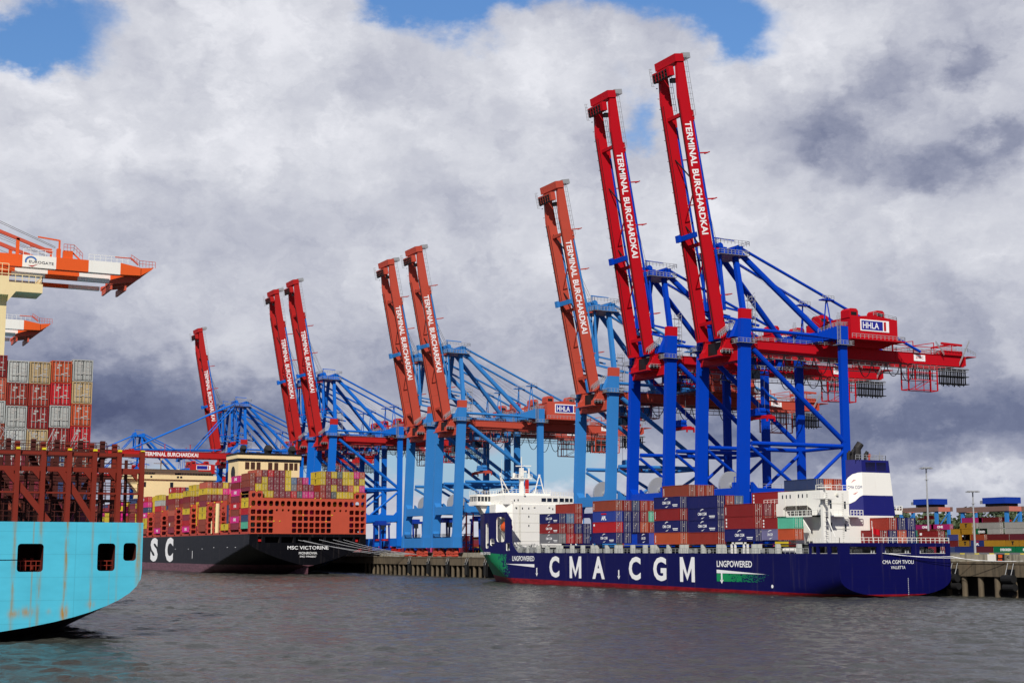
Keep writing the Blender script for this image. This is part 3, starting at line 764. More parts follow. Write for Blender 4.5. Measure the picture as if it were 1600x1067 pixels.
    for s in (1, -1):
        mb = MB()
        if boom_up:
            e = (X(s * gx), 231.8, g1 + 8.2); mb.tube(bp(s * gx, 8, 1.6), e, .3, 7); mb.tube(e, (X(s * 4.2), 231.6, az_ - 2.4), .34, 7)
            mb.tube((X(s * 4.4), 231.2, az_ - 2.4), (X(s * 4.8), 232.4, g1 + 10), .24, 6)
        else:
            mb.tube((X(s * 4.4), 231.4, az_ - 2), bp(s * gx, L - 17, .9), .36, 7); mb.tube((X(s * 4.0), 231.6, az_ - 3), bp(s * gx, 22, .9), .36, 7)
        part(mb, 'forestay_link', MBl)
    mb = MB()
    for x in (-2.2, -1.0, 1.0, 2.2): mb.beam((X(x), 232, az_ - .2), bp(x, L - 26 if boom_up else L - 20, 1.2), .075 if lod > 1 else .1)
    for x in (-1.6, 1.6): mb.beam((X(x), 236, az_ - .8), (X(x), 272, g1 + 6), .06)
    part(mb, 'hoist_rope', M_rope)
    return t

CR = [(-335.7, 'A', True, 2, 46.5, 240, 'dark blue crane with bright red upright boom nearest the camera, tallest in the photo'),
      (-372.5, 'A', True, 2, 46.0, 238, 'dark blue crane with bright red raised boom, second from the right'),
      (-405.4, 'B', True, 2, 36.0, 240, 'pale blue crane with salmon raised boom right behind the two dark blue cranes'),
      (-518.6, 'B', True, 1, 40.0, 242, 'pale blue crane with salmon raised boom, nearer one of the middle pair'),
      (-547.2, 'B', True, 1, 0, 246, 'pale blue crane with salmon raised boom, farther one of the middle pair'),
      (-662.0, 'C', True, 1, 44.0, 244, 'mid blue crane with red raised boom behind the black ship, nearer of its pair'),
      (-692.0, 'C', True, 1, 0, 244, 'mid blue crane with red raised boom behind the black ship, farther of its pair'),
      (-808.0, 'C', False, 1, 0, 250, 'blue crane with its red boom lowered level over the black ship'),
      (-834.0, 'C', True, 1, 0, 244, 'blue crane with a lone red raised boom, leftmost of the raised booms'),
      (-1062.0, 'C', False, 0, 0, 244, 'distant blue crane at the far left of the quay with splayed stays')]
for c in CR: crane(c[0], c[1], c[6], c[2], c[3], spreader=c[4], trol=c[5], txt=c[0] > -1000)
# ------------------------------------------------------------------ containers
def mat_container():
    m, T, b, o = newmat('container paint')
    tc = T.n('ShaderNodeTexCoord'); P = tc.outputs['Object']
    oi = T.n('ShaderNodeObjectInfo')
    off = T.vmath('SCALE', (37.0, 91.0, 53.0), scale=oi.outputs['Random'])
    Q = T.vmath('ADD', P, off)
    n1 = T.noise(Q, 0.35, 4, 0.6).outputs['Fac']; n2 = T.noise(Q, 3.0, 4, 0.65).outputs['Fac']
    v = T.math('ADD', 0.72, T.math('ADD', T.math('MULTIPLY', n1, 0.36), T.math('MULTIPLY', n2, 0.2)))
    c1 = T.vmath('SCALE', oi.outputs['Color'], scale=v)
    st = T.noise(T.vmath('MULTIPLY', Q, (1.4, 1.4, 0.2)), 1.6, 5, 0.7).outputs['Fac']
    c2 = T.mix(T.math('MULTIPLY', T.ramp(st, 0.58, 0.72), 0.40), c1, (0.10, 0.045, 0.025, 1))
    T.link(c2, b.inputs['Base Color']); b.inputs['Roughness'].default_value = 0.55; b.inputs['Specular IOR Level'].default_value = .25
    w = T.n('ShaderNodeTexWave'); w.bands_direction = 'X'; w.wave_profile = 'SIN'; w.inputs['Scale'].default_value = 1.1
    T.link(P, w.inputs['Vector']); bp = T.n('ShaderNodeBump'); bp.inputs['Strength'].default_value = .55; bp.inputs['Distance'].default_value = .05
    T.link(w.outputs['Fac'], bp.inputs['Height']); T.link(bp.outputs[0], b.inputs['Normal'])
    return m
M_cont = mat_container()
M_bar = paint('door bars', (176, 172, 166), rough=.45, streak=.3, dirt=(.15, .08, .05))
CC = dict(brown=(138, 62, 44), darkred=(132, 34, 34), maroon=(126, 42, 56), red=(180, 30, 38), redbrown=(150, 52, 40), orange=(184, 80, 46), navy=(26, 30, 92), blue=(40, 62, 142),
          slate=(52, 66, 104), greyblue=(84, 110, 140), grey=(112, 112, 116), darkgrey=(78, 88, 92), lilac=(116, 112, 150), yellow=(206, 180, 46), pink=(208, 40, 128), teal=(88, 180, 150),
          green=(0, 134, 84), white=(206, 204, 196), silver=(168, 170, 166), tan=(176, 152, 112), violet=(78, 84, 164), salmon=(190, 92, 70), gold=(214, 158, 40))
CN = dict(brown='brown', darkred='dark red', maroon='maroon', red='bright red', redbrown='rusty red', orange='orange', navy='navy', blue='blue', slate='slate blue', greyblue='grey-blue', grey='grey',
          darkgrey='dark grey', lilac='lilac grey', yellow='yellow', pink='pink', teal='mint green', green='green', white='white', silver='silver grey', tan='tan', violet='violet blue', salmon='salmon', gold='ochre yellow')
_cm = {}
def cont_mesh(L, H, Wd, fine):
    k = (round(L, 2), round(H, 2), round(Wd, 2), fine)
    if k in _cm: return _cm[k]
    mb = MB(); w = Wd; e = .07
    mb.box((-L + e, e, .12), (-e, w - e, H - e))
    for y in (0, w - .16):
        for x in (-L, -.18): mb.box((x, y, 0), (x + .18, y + .16, H))
        mb.box((-L + .18, y, 0), (-.18, y + .12 if y == 0 else y + .16, .16)); mb.box((-L + .18, y, H - .12), (-.18, y + .16, H))
    for x in (-L, -.18): mb.box((x, .16, 0), (x + .18, w - .16, .16)); mb.box((x, .16, H - .14), (x + .18, w - .16, H))
    body = mesh_of(mb, 'container'); body.materials.append(M_cont)
    mb = MB()
    for a, b_ in ((.2, w / 2 - .03), (w / 2 + .03, w - .2)):
        mb.box((-.07, a, .2), (-.02, b_, H - .18))
        if fine:
            for k3 in range(4): zz = .35 + k3 * (H - .7) / 4; mb.box((-.02, a + .08, zz), (.0, b_ - .08, zz + (H - .7) / 4 - .12))
    door = mesh_of(mb, 'doors'); door.materials.append(M_cont)
    mb = MB()
    for y in (w * .2, w * .38, w * .62, w * .8): mb.box((0.0, y - .03, .1), (.06, y + .03, H - .08)); mb.box((0.0, y - .1, H * .32), (.08, y + .28, H * .32 + .06)) if fine else None
    rnd = random.Random(int(L * 100 + H * 10))
    for i in range(5 if fine else 3):
        y = rnd.uniform(.25, w - .7); z = rnd.uniform(.35 * H, H - .45); mb.box((.0, y, z), (.03, y + rnd.uniform(.2, .5), z + rnd.uniform(.1, .25)))
    mb.mat(1); mb.box((-.019, w / 2 - .035, .15), (.012, w / 2 + .035, H - .12))
    for (ya, yb, za, zb) in ((.16, w - .16, .13, .2), (.16, w - .16, H - .2, H - .13), (.15, .2, .16, H - .14), (w - .2, w - .15, .16, H - .14)): mb.box((-.018, ya, za), (.014, yb, zb))
    bars = mesh_of(mb, 'lock_bars'); bars.materials.append(M_bar); bars.materials.append(M_rub)
    _cm[k] = (body, door, bars); return _cm[k]
_lg = {}
def logo_mesh(kind, L, H):
    """markings painted on the long side facing the water (local -Y face)"""
    k = (kind, round(L, 1), round(H, 1))
    if k in _lg: return _lg[k]
    mb = MB(); F = (1, 0, 0); U = (0, 0, 1); y = .055
    mats = [M_letter]
    cx = -L / 2 if L > 8 else -L * .48
    def arc(x0, z0, w, h, flip):
        n = 8
        for i in range(n):
            a, b_ = i / n, (i + 1) / n
            t = lambda q: .10 + .28 * math.sin(q * math.pi)
            f = (lambda q: (x0 + w * q, z0 + h * q ** .6)) if not flip else (lambda q: (x0 + w * q, z0 + h * (q ** 1.7)))
            p, q = f(a), f(b_); mb.add([(p[0], y, p[1]), (q[0], y, q[1]), (q[0], y, q[1] + t(b_)), (p[0], y, p[1] + t(a))], [(0, 1, 2, 3)])
    if kind == 'cma':
        lw = min(L * .34, 3.6)
        put_text(mb, 'CMA CGM', (cx - lw / 2, y, H * .38), F, U, H * .25, width=lw, bold=.03)
        mb.add([(cx - .9, y, H * .72), (cx - .1, y, H * .84), (cx + .8, y, H * .88), (cx + .1, y, H * .93), (cx - .5, y, H * .86)], [(0, 1, 2, 3, 4)])
        mb.add([(cx - .6, y, H * .12), (cx + .1, y, H * .10), (cx + 1.0, y, H * .28), (cx + .3, y, H * .19)], [(0, 1, 2, 3)])
        if L > 8: mb.box((-L * .26, y - .01, H * .27), (-L * .06, y, H * .35)); mb.box((-L * .24, y - .01, H * .16), (-L * .07, y, H * .21))
    elif kind == 'one':
        put_text(mb, 'ONE', (cx - 1.9, y, H * .28), F, U, H * .46, width=3.8, bold=.05)
    elif kind == 'apl':
        put_text(mb, 'APL', (cx - 1.3, y, H * .16), F, U, H * .40, width=2.6, bold=.06); mb.mat(1).box((cx - 1.4, y - .01, H * .68), (cx + 1.4, y, H * .82)); mats.append(MATS['crane red A'])
    elif kind == 'bar':       # dark upright mark in the middle of the side
        mb.box((cx - .35, y - .01, H * .2), (cx + .35, y, H * .82)); mb.box((cx - .8, y - .01, H * .66), (cx + .8, y, H * .82)); mats = [M_black]
    elif kind == 'dot':
        mb.tube((-L * .72, y, H * .5), (-L * .72, y + .02, H * .5), H * .28, 14)
    elif kind == 'ever':
        put_text(mb, 'EVERGREEN', (-L * .68, y, H * .25), F, U, H * .42, width=L * .5, bold=.04)
    elif kind == 'tri':
        for i in range(3): mb.box((-L + .5, y - .01, H * (.14 + .27 * i)), (-L + .95, y, H * (.30 + .27 * i)))
    elif kind == 'col':
        for i in range(7): mb.box((-L + .45, y - .01, H * (.16 + .09 * i)), (-L + .7, y, H * (.22 + .09 * i)))
    elif kind == 'sq':
        mb.box((-L + .3, y - .01, H * .62), (-L + 1.0, y, H * .82))
    elif kind == 'diag':
        mb.beam((.03, .4, .4), (.03, 2.0, H - .5), .03, .25)
    me = mesh_of(mb, 'lettering'); [me.materials.append(m) for m in mats]
    _lg[k] = me; return me
NCONT = [0]
def container(x, y, z, L, H, col, label, group, Wd=2.5, logo=None, doors=True, fine=False):
    """x is the end with the doors (towards the camera), y the water side edge"""
    rnd = random.Random(round(x * 7 + y * 13 + z * 29))
    b, d, k = cont_mesh(L, H, Wd, fine)
    o = bpy.data.objects.new('shipping_container', b); COL.objects.link(o); o.location = (x, y, z)
    c = srgb(*CC[col]); f = rnd.uniform(.86, 1.12)
    o.color = (min(1, c[0] * f), min(1, c[1] * f), min(1, c[2] * f), 1)
    tag(o, label, 'container', group)
    NCONT[0] += 1
    if doors:
        dd = bpy.data.objects.new('doors', d); COL.objects.link(dd); dd.parent = o; dd.color = o.color
        kk = bpy.data.objects.new('lock_bars', k); COL.objects.link(kk); kk.parent = dd
    if logo:
        ll = bpy.data.objects.new('lettering', logo_mesh(logo, L, H)); COL.objects.link(ll); ll.parent = o
    return o
ORD = ['bottom', 'second', 'third', 'fourth', 'fifth', 'sixth', 'seventh', 'eighth', 'ninth', 'tenth']
def ordn(i): return {1: 'first', 2: 'second', 3: 'third', 4: 'fourth', 5: 'fifth', 6: 'sixth', 7: 'seventh', 8: 'eighth', 9: 'ninth', 10: 'tenth', 11: 'eleventh', 12: 'twelfth', 13: 'thirteenth', 14: 'fourteenth', 15: 'fifteenth', 16: 'sixteenth', 17: 'seventeenth', 18: 'eighteenth', 19: 'nineteenth', 20: 'twentieth'}[i]
def stack(xr, L, z0, H, y0, rows, where, group, pitch=2.62, Wd=2.54, **k):
    """rows: list of columns from the water side, each a list of 'colour' or 'colour:logo' from the bottom up; None = empty"""
    for i, colm in enumerate(rows):
        for j, s in enumerate(colm):
            if not s: continue
            c, _, lg = s.partition(':')
            nm = ('top' if j == len(colm) - 1 and len(colm) > 1 else ORD[j])
            lab = '%s container, %s tier, %s from left, %s' % (CN[c], nm, ordn(i + 1), where) if len(rows) > 1 else '%s container, %s tier, %s' % (CN[c], nm, where)
            container(xr, y0 + i * pitch, z0 + j * H, L, H - .03, c, lab, group, Wd, lg or None, **k)

# ------------------------------------------------------------------ hulls
def hull_mb(x0, yc, stations, levels, hb, ztop, zbot=None):
    """closed hull from cross sections; x runs towards -X with s"""
    mb = MB(); idx = []
    for s in stations:
        row = []
        zt = ztop(s)
        for z in levels:
            zz = min(z, zt) if z < 900 else zt
            if zbot: zz = zbot(s) + (zt - zbot(s)) * z      # levels are fractions
            row.append((x0 - s, hb(s, zz), zz))
        idx.append(row)
    V = []; 
    def vid(x, y, z): V.append((x, y, z)); return len(V) - 1
    P = [[vid(x, yc - h, z) for x, h, z in row] for row in idx]; S = [[vid(x, yc + h, z) for x, h, z in row] for row in idx]
    F = []; nl = len(levels)
    for i in range(len(stations) - 1):
        for j in range(nl - 1):
            F.append((P[i][j], P[i][j + 1], P[i + 1][j + 1], P[i + 1][j])); F.append((S[i][j], S[i + 1][j], S[i + 1][j + 1], S[i][j + 1]))
        F.append((P[i][-1], S[i][-1], S[i + 1][-1], P[i + 1][-1])); F.append((P[i][0], P[i + 1][0], S[i + 1][0], S[i][0]))
    for j in range(nl - 1):
        F.append((P[0][j], S[0][j], S[0][j + 1], P[0][j + 1])); F.append((P[-1][j], P[-1][j + 1], S[-1][j + 1], S[-1][j]))
    mb.add(V, F); return mb
FR = [0, .004, .012, .025, .045, .07, .10, .14, .19, .25, .32, .40, .50, .62, .78, 1.0]
def soften(o, deg=28):
    for p in o.data.polygons: p.use_smooth = True
    try: o.data.set_sharp_from_angle(angle=R_(deg))
    except Exception: pass
def clean(o, d=.004):
    bm = bmesh.new(); bm.from_mesh(o.data); bmesh.ops.remove_doubles(bm, verts=bm.verts, dist=d)
    bmesh.ops.dissolve_degenerate(bm, dist=.001, edges=bm.edges); bmesh.ops.recalc_face_normals(bm, faces=bm.faces); bm.to_mesh(o.data); bm.free()
def cut(o, cutters, mat):
    """hollow rooms out of o; the new inner faces take mat"""
    o.data.materials.append(mat)
    ci = len(o.data.materials) - 1
    mb = MB().mat(ci)
    for c in cutters: mb.prism(*c)
    me = mesh_of(mb, 'cut')
    for m in o.data.materials: me.materials.append(m)
    co = bpy.data.objects.new('cut', me); COL.objects.link(co)
    bpy.context.view_layer.update()
    co.matrix_world = Matrix.Identity(4)
    md = o.modifiers.new('b', 'BOOLEAN'); md.operation = 'DIFFERENCE'; md.solver = 'EXACT'; md.object = co
    bpy.context.view_layer.update()
    dg = bpy.context.evaluated_depsgraph_get(); nm = bpy.data.meshes.new_from_object(o.evaluated_get(dg))
    old = o.data; o.modifiers.clear(); o.data = nm; nm.name = old.name
    bpy.data.objects.remove(co)
def rrect(a0, a1, b0, b1, r, n=4):
    pts = []
    for (cx, cy, t0) in ((a1 - r, b1 - r, 0), (a0 + r, b1 - r, 90), (a0 + r, b0 + r, 180), (a1 - r, b0 + r, 270)):
        for k in range(n + 1):
            t = R_(t0 + 90 * k / n); pts.append((cx + r * math.cos(t), cy + r * math.sin(t)))
    return pts

def mat_hull(name, base, boot, zboot, green=None, rustline=False, x_green=None, trim=0.0):
    """hull paint scheme: topside colour, boot-top below a level, optional green bow; weathered"""
    m, T, b, o = newmat(name)
    tc = T.n('ShaderNodeTexCoord'); P = tc.outputs['Object']
    sp = T.n('ShaderNodeSeparateXYZ'); T.link(P, sp.inputs[0]); x, y, z = sp.outputs
    n1 = T.noise(P, 0.06, 5, 0.6).outputs['Fac']; n2 = T.noise(P, 1.2, 5, 0.65).outputs['Fac']
    v = T.math('ADD', .82, T.math('ADD', T.math('MULTIPLY', n1, .26), T.math('MULTIPLY', n2, .10)))
    col = (*srgb(*base)[:3], 1); c = T.vmath('SCALE', col[:3], scale=v)
    if green:
        cell = T.n('ShaderNodeTexVoronoi'); cell.inputs['Scale'].default_value = 2.2; T.link(P, cell.inputs['Vector'])
        cs = T.n('ShaderNodeSeparateXYZ'); T.link(cell.outputs['Color'], cs.inputs[0])
        g1 = T.math('MULTIPLY', T.math('SUBTRACT', T.math('MULTIPLY', x, -1.0), x_green), 1 / 9.0)    # 0..1 towards the bow
        gm = T.math('GREATER_THAN', g1, cs.outputs[0])
        lim = T.math('ADD', 8.6, T.math('MULTIPLY', T.math('POWER', T.math('MAXIMUM', T.math('MULTIPLY', T.math('SUBTRACT', T.math('MULTIPLY', x, -1.0), x_green), 1 / 52.0), 0.0), 1.6), 2.9))
        gm = T.math('MULTIPLY', gm, T.math('LESS_THAN', z, lim))
        c = T.mix(gm, c, (*srgb(*green)[:3], 1))
    bn = T.noise(T.vmath('MULTIPLY', P, (.35, .35, 1.5)), 1.0, 6, .7).outputs['Fac']
    bc = T.mix(T.ramp(bn, .38, .66), (*srgb(*boot)[:3], 1), (*[q * .45 for q in srgb(*boot)[:3]], 1))
    c = T.mix(T.ramp(T.math('SUBTRACT', T.math('ADD', zboot, T.math('MULTIPLY', x, -trim)), z), -.02, .02), c, bc)
    # scum line at the water
    c = T.mix(T.math('MULTIPLY', T.ramp(T.math('ADD', z, T.math('MULTIPLY', n2, .4)), .75, .35), .7), c, (.03, .022, .018, 1))
    if rustline:
        # panels slightly paler and darker, seams
        pn = T.noise(T.vmath('MULTIPLY', P, (0, .22, .6)), 1.0, 2, .5).outputs['Fac']
        c = T.vmath('SCALE', c, scale=T.math('ADD', .86, T.math('MULTIPLY', pn, .28)))
        rn = T.noise(T.vmath('MULTIPLY', P, (1, 2.2, .28)), 1.4, 5, .65).outputs['Fac']
        tot = None
        for (yy, wd, st_) in ((20.5, .17, 1.3), (17.75, .22, .8), (23.25, .14, .7), (26.0, .12, .45), (28.35, .22, 1.1), (15.05, .2, .9), (17.0, .08, .9), (25.2, .05, .5)):
            d = T.math('DIVIDE', T.math('SUBTRACT', y, yy), wd); g = T.math('MULTIPLY', T.math('EXPONENT', T.math('MULTIPLY', T.math('MULTIPLY', d, d), -1.0)), st_)
            tot = g if tot is None else T.math('ADD', tot, g)
        c = T.mix(T.math('MULTIPLY', T.math('MULTIPLY', tot, T.ramp(rn, .30, .62)), .75, clamp=True), c, (.30, .22, .07, 1))
        tot = None
        for (yy, zz, wy, wz, st_) in ((20.5, 3.1, .36, .75, 1.4), (16.6, 3.2, .75, .5, .8), (15.2, 3.0, .5, .4, .7), (23.3, 3.9, .35, .35, .8), (28.2, 8.5, .2, 2.0, .4), (18.9, 3.2, .25, .3, .4)):
            q = T.vmath('MULTIPLY', T.vmath('SUBTRACT', P, (0, yy, zz)), (0, 1 / wy, 1 / wz)); d = T.vmath('LENGTH', q)
            g = T.math('MULTIPLY', T.math('EXPONENT', T.math('MULTIPLY', T.math('MULTIPLY', d, d), -1.0)), st_); tot = g if tot is None else T.math('ADD', tot, g)
        c = T.mix(T.math('MULTIPLY', tot, T.ramp(rn, .25, .6), clamp=True), c, (.42, .22, .03, 1))
        st2 = T.noise(T.vmath('MULTIPLY', P, (.8, 0.5, .6)), 1.0, 5, .65).outputs['Fac']
        low = T.ramp(z, 5.5, 3.0)
        c = T.mix(T.math('MULTIPLY', T.math('MULTIPLY', T.ramp(st2, .60, .72), low), .35), c, (.38, .20, .03, 1))
    else:
        st = T.noise(T.vmath('MULTIPLY', P, (1.0, 1.0, .05)), 0.9, 5, .65).outputs['Fac']
        c = T.mix(T.math('MULTIPLY', T.ramp(st, .56, .74), .16), c, (.16, .13, .12, 1))
    # plate seams
    def line(v_, step, off, w): return T.math('GREATER_THAN', T.math('ABSOLUTE', T.math('SUBTRACT', T.math('FRACT', T.math('ADD', T.math('MULTIPLY', v_, 1.0 / step), off)), .5)), .5 - w / step)
    sm_ = T.math('MAXIMUM', T.math('MAXIMUM', line(x, 11.6, .37, .05), line(z, 2.45, .2, .035)), line(y, 8.3, .41, .05))
    c = T.mix(T.math('MULTIPLY', sm_, .14), c, (.02, .02, .02, 1))
    T.link(c, b.inputs['Base Color']); b.inputs['Roughness'].default_value = .45; b.inputs['Specular IOR Level'].default_value = .14
    hv = T.noise(T.vmath('MULTIPLY', P, (.25, .25, .5)), .8, 3, .5).outputs['Fac']
    bp = T.n('ShaderNodeBump'); bp.inputs['Strength'].default_value = .5; bp.inputs['Distance'].default_value = .12
    T.link(hv, bp.inputs['Height']); T.link(bp.outputs[0], b.inputs['Normal'])
    return m
M_inner = paint('mooring deck interior', (222, 220, 210), rough=.7, streak=.35)
M_deckg = paint('deck steel grey', (150, 152, 150), rough=.6, streak=.3, scale=.8)
M_grey = paint('hatch grey', (122, 126, 126), rough=.65, streak=.3, scale=.8)

# ================================================================== blue ship
SX, SY, HB = -242.0, 211.95, 14.95
def hb_blue(s, z):
    h = HB
    zc = 4.6 - s * .16; zm = .25 - s * .30
    if s < 34 and z < zc:
        t = min(1, (zc - z) / (zc - zm)); h = HB * max(0, 1 - t ** 2.6) ** .45
    if s > 120:
        f = min(1, max(0, z / 10.7)); s0 = 148 + 20 * min(1, max(0, z) / 8.5); s1 = 190 + 12.2 * f
        if s > s0:
            q = min(1, (s - s0) / (s1 - s0)); h = HB * max(0, 1 - q ** 1.06)
    return max(h, .0)
M_hb = mat_hull('navy hull paint', (12, 13, 76), (140, 20, 32), .72, green=(20, 128, 82), x_green=150, trim=.0072)
ship = thing('container_ship', 'dark blue container ship with white lettering along its side and red waterline', 'ship', (SX, SY, 0))
sts = [0, 1.5, 3, 5, 7, 9, 12, 15, 18, 21, 25, 30, 35, 40, 60, 90, 118, 126, 134, 142, 148, 151, 154, 157, 160, 163, 165, 167, 169, 171, 173, 176, 179, 182, 185, 188, 190, 192, 194, 196, 198, 200, 201.2, 202.2]
h = build(hull_mb(SX, SY, sts, FR, hb_blue, lambda s: 9.1, lambda s: max(-2.5, .25 - s * .30) if s < 190 else (s - 190) / 12.2 * 10.7 * .995 - .05), 'hull', M_hb, ship, origin=(SX, SY, 0)); clean(h); soften(h)
def zt_bow(s): return 21.1
sb = [167.9, 169, 172, 176, 180, 184, 188, 191, 194, 196, 198, 200, 201.2, 202.2]
fo = build(hull_mb(SX, SY, sb, [9.1, 10.2, 11.0, 999], hb_blue, zt_bow), 'forecastle', M_hb, ship, origin=(SX, SY, 0)); clean(fo)
X_ = lambda s: SX - s
for ya_, yb_ in ((SY - HB, SY - HB + .35), (SY + HB - .35, SY + HB)):
    mb = MB(); mb.prism([(-387.6, 9.1), (-391.2, 11.2), (-391.8, 12.4), (-391.9, 18.7), (-395.2, 21.1), (X_(167.9), 21.1), (X_(167.9), 9.1)], 1, ya_, yb_)
    bw = build(mb, 'bulwark', M_hb, ship, origin=(SX, SY, 0))
    cut(bw, [(rrect(X_(159.6), X_(153.9), 12.3, 19.7, 1.2), 1, ya_ - 1, yb_ + 1), (rrect(X_(153.0), X_(150.6), 9.7, 12.0, .4), 1, ya_ - 1, yb_ + 1),
             (rrect(X_(166.9), X_(165.2), 10.4, 18.0, .5), 1, ya_ - 1, yb_ + 1), (rrect(X_(163.9), X_(160.9), 11.2, 13.3, .8), 1, ya_ - 1, yb_ + 1)], M_white)
mb = MB(); mb.box((X_(167.8), SY - HB + .4, 9.2), (X_(167.5), 200.3, 20.8)); mb.box((X_(167.5), SY - HB + .35, 11.9), (-397, 200.3, 12.1)); mb.box((X_(167.5), SY - HB + .35, 20.8), (-397, 200.3, 21.0)); mb.box((-405, 200.3, 9.2), (-400, 200.39, 20.7)); build(mb, 'boat_deck', M_white, ship)
# poop: mooring deck open between side pillars
po = MB()
z0, z1, z2 = 9.1, 10.55, 11.3
po.box((X_(9.9), SY - HB, z1), (X_(0), SY + HB, z2))
for a, b_ in ((0, .6), (2.9, 3.9), (6.7, 7.5), (9.4, 9.9)): po.box((X_(b_), SY - HB, z0), (X_(a), SY - HB + .35, z1)); po.box((X_(b_), SY + HB - .35, z0), (X_(a), SY + HB, z1))
for a, b_ in ((.35, 2.7), (9.9, 12.0), (19.3, 21.4), (28.8, 29.55)): po.box((X_(.35), SY - HB + a, z0), (X_(0), SY - HB + b_, z1))

pp = build(po, 'poop', M_hb, ship, origin=(SX, SY, 0))
mb = MB(); mb.box((X_(9.55), SY - HB + .4, 9.11), (X_(.4), SY + HB - .4, 9.18)); mb.box((X_(6), 203, 9.2), (X_(3.5), 204.5, 10.5)); mb.box((X_(7), 214.5, 9.2), (X_(5), 216, 10.5)); mb.box((X_(7.6), SY - HB + 2.4, 9.19), (X_(7.3), SY + HB - .5, 10.54)); build(mb, 'mooring_deck', M_inner, pp)
M_winch = paint('winch white', (214, 212, 200), rough=.5, streak=.3)
for k, (yy, ss) in enumerate(((200.2, 2.2), (203.4, 2.8), (210.4, 2.6), (213.6, 2.4), (219.6, 2.2), (223.2, 3.0))):
    mb = MB(); mb.box((X_(ss + 1), yy - .3, 9.2), (X_(ss), yy, 10.0)); mb.tube((X_(ss + .5), yy, 9.7), (X_(ss + .5), yy + 1.6, 9.7), .42, 10)
    mb.tube((X_(ss + .5), yy + .2, 9.7), (X_(ss + .5), yy + .35, 9.7), .6, 10); mb.tube((X_(ss + .5), yy + 1.3, 9.7), (X_(ss + .5), yy + 1.45, 9.7), .6, 10); mb.box((X_(ss + 1), yy + 1.6, 9.2), (X_(ss), yy + 1.9, 10.0))
    build(mb, 'winch', M_winch, pp)
for yy in (198.6, 206.2, 209.2, 215.4, 218.7, 225.2):
    mb = MB()
    for d in (0, .7): mb.tube((X_(1.0), yy + d, 9.18), (X_(1.0), yy + d, 9.8), .17, 8); mb.tube((X_(1.0), yy + d, 9.8), (X_(1.0), yy + d, 9.88), .24, 8)
    build(mb, 'bollard', M_steelg, pp)
# lettering on the hull
yh = SY - HB - .04
mb = MB()
for ch, xa, xb in (('C', -367.8, -362.0), ('M', -356.1, -349.7), ('A', -343.6, -337.2), ('C', -325.0, -319.3), ('G', -313.4, -307.4), ('M', -301.4, -295.1)):
    if ch == 'M':
        w = 1.3; z1_, z2_ = 2.35, 8.2; xm = (xa + xb) / 2
        mb.box((xa, yh, z1_), (xa + w, yh + .03, z2_)); mb.box((xb - w, yh, z1_), (xb, yh + .03, z2_))
        mb.add([(xa + w, yh, z2_), (xm, yh, 4.2), (xm, yh, 2.35 + 0.3), (xa + w, yh, z2_ - 2.6)], [(0, 1, 2, 3)]); mb.add([(xb - w, yh, z2_), (xm, yh, 4.2), (xm, yh, 2.35 + .3), (xb - w, yh, z2_ - 2.6)], [(0, 1, 2, 3)])
    else: put_text(mb, ch, (xa, yh, 2.35), (1, 0, 0), (0, 0, 1), 5.85, width=xb - xa, bold=.035)
put_text(mb, 'LNGPOWERED', (-390.9, yh, 6.75), (1, 0, 0), (0, 0, 1), 1.45, width=14.0, bold=.02)
put_text(mb, 'LNGPOWERED', (-285.9, yh, 6.0), (1, 0, 0), (0, 0, 1), 1.45, width=13.7, bold=.02)
mb.add([(-395.4, yh, 5.85), (-376.9, yh, 5.0), (-376.9, yh, 5.9)], [(0, 1, 2)])
mb.add([(-286.0, yh, 4.6), (-267.1, yh, 4.55), (-286.0, yh, 5.4)], [(0, 1, 2)])
for x, zz in ((-375.4, 2.5), (-330.0, 2.4), (-284.0, 2.2)):
    mb.box((x - .28, yh - .01, zz + .8), (x + .28, yh, zz + 2.4)); mb.add([(x - .7, yh - .01, zz + .9), (x, yh - .01, zz), (x + .7, yh - .01, zz + .9)], [(0, 1, 2)])
mb.tube((-264.9, yh - .01, 2.0), (-264.9, yh, 2.0), .38, 14)
put_text(mb, 'CMA CGM TIVOLI', (SX + .04, 208.2, 7.0), (0, 1, 0), (0, 0, 1), .75, width=8.4, bold=.006)
put_text(mb, 'VALLETTA', (SX + .04, 210.4, 5.95), (0, 1, 0), (0, 0, 1), .6, width=3.9, bold=.004)
for k in range(9): mb.box((SX + .02, 214.9, .6 + k * .4), (SX + .05, 215.0, .8 + k * .4))
build(mb, 'lettering', M_letter, ship)
M_green = paint('stripe green', (20, 140, 84), rough=.5)
mb = MB(); mb.box((-286.0, yh, 2.75), (-281.5, yh + .03, 4.5)); rg = random.Random(5)
x = -281.5
while x < -265.2:
    f = (x + 281.5) / 16.0
    for k in range(9):
        if rg.random() > f * 1.0: s_ = .24 * (1 - .35 * f); zz = 2.75 + k * .195; mb.add([(x, yh, zz), (x + s_, yh, zz), (x + s_, yh, zz + .19 * (1 - .3 * f)), (x, yh, zz + .19 * (1 - .3 * f))], [(0, 1, 2, 3)])
    x += .24
build(mb, 'stripe', M_green, ship)
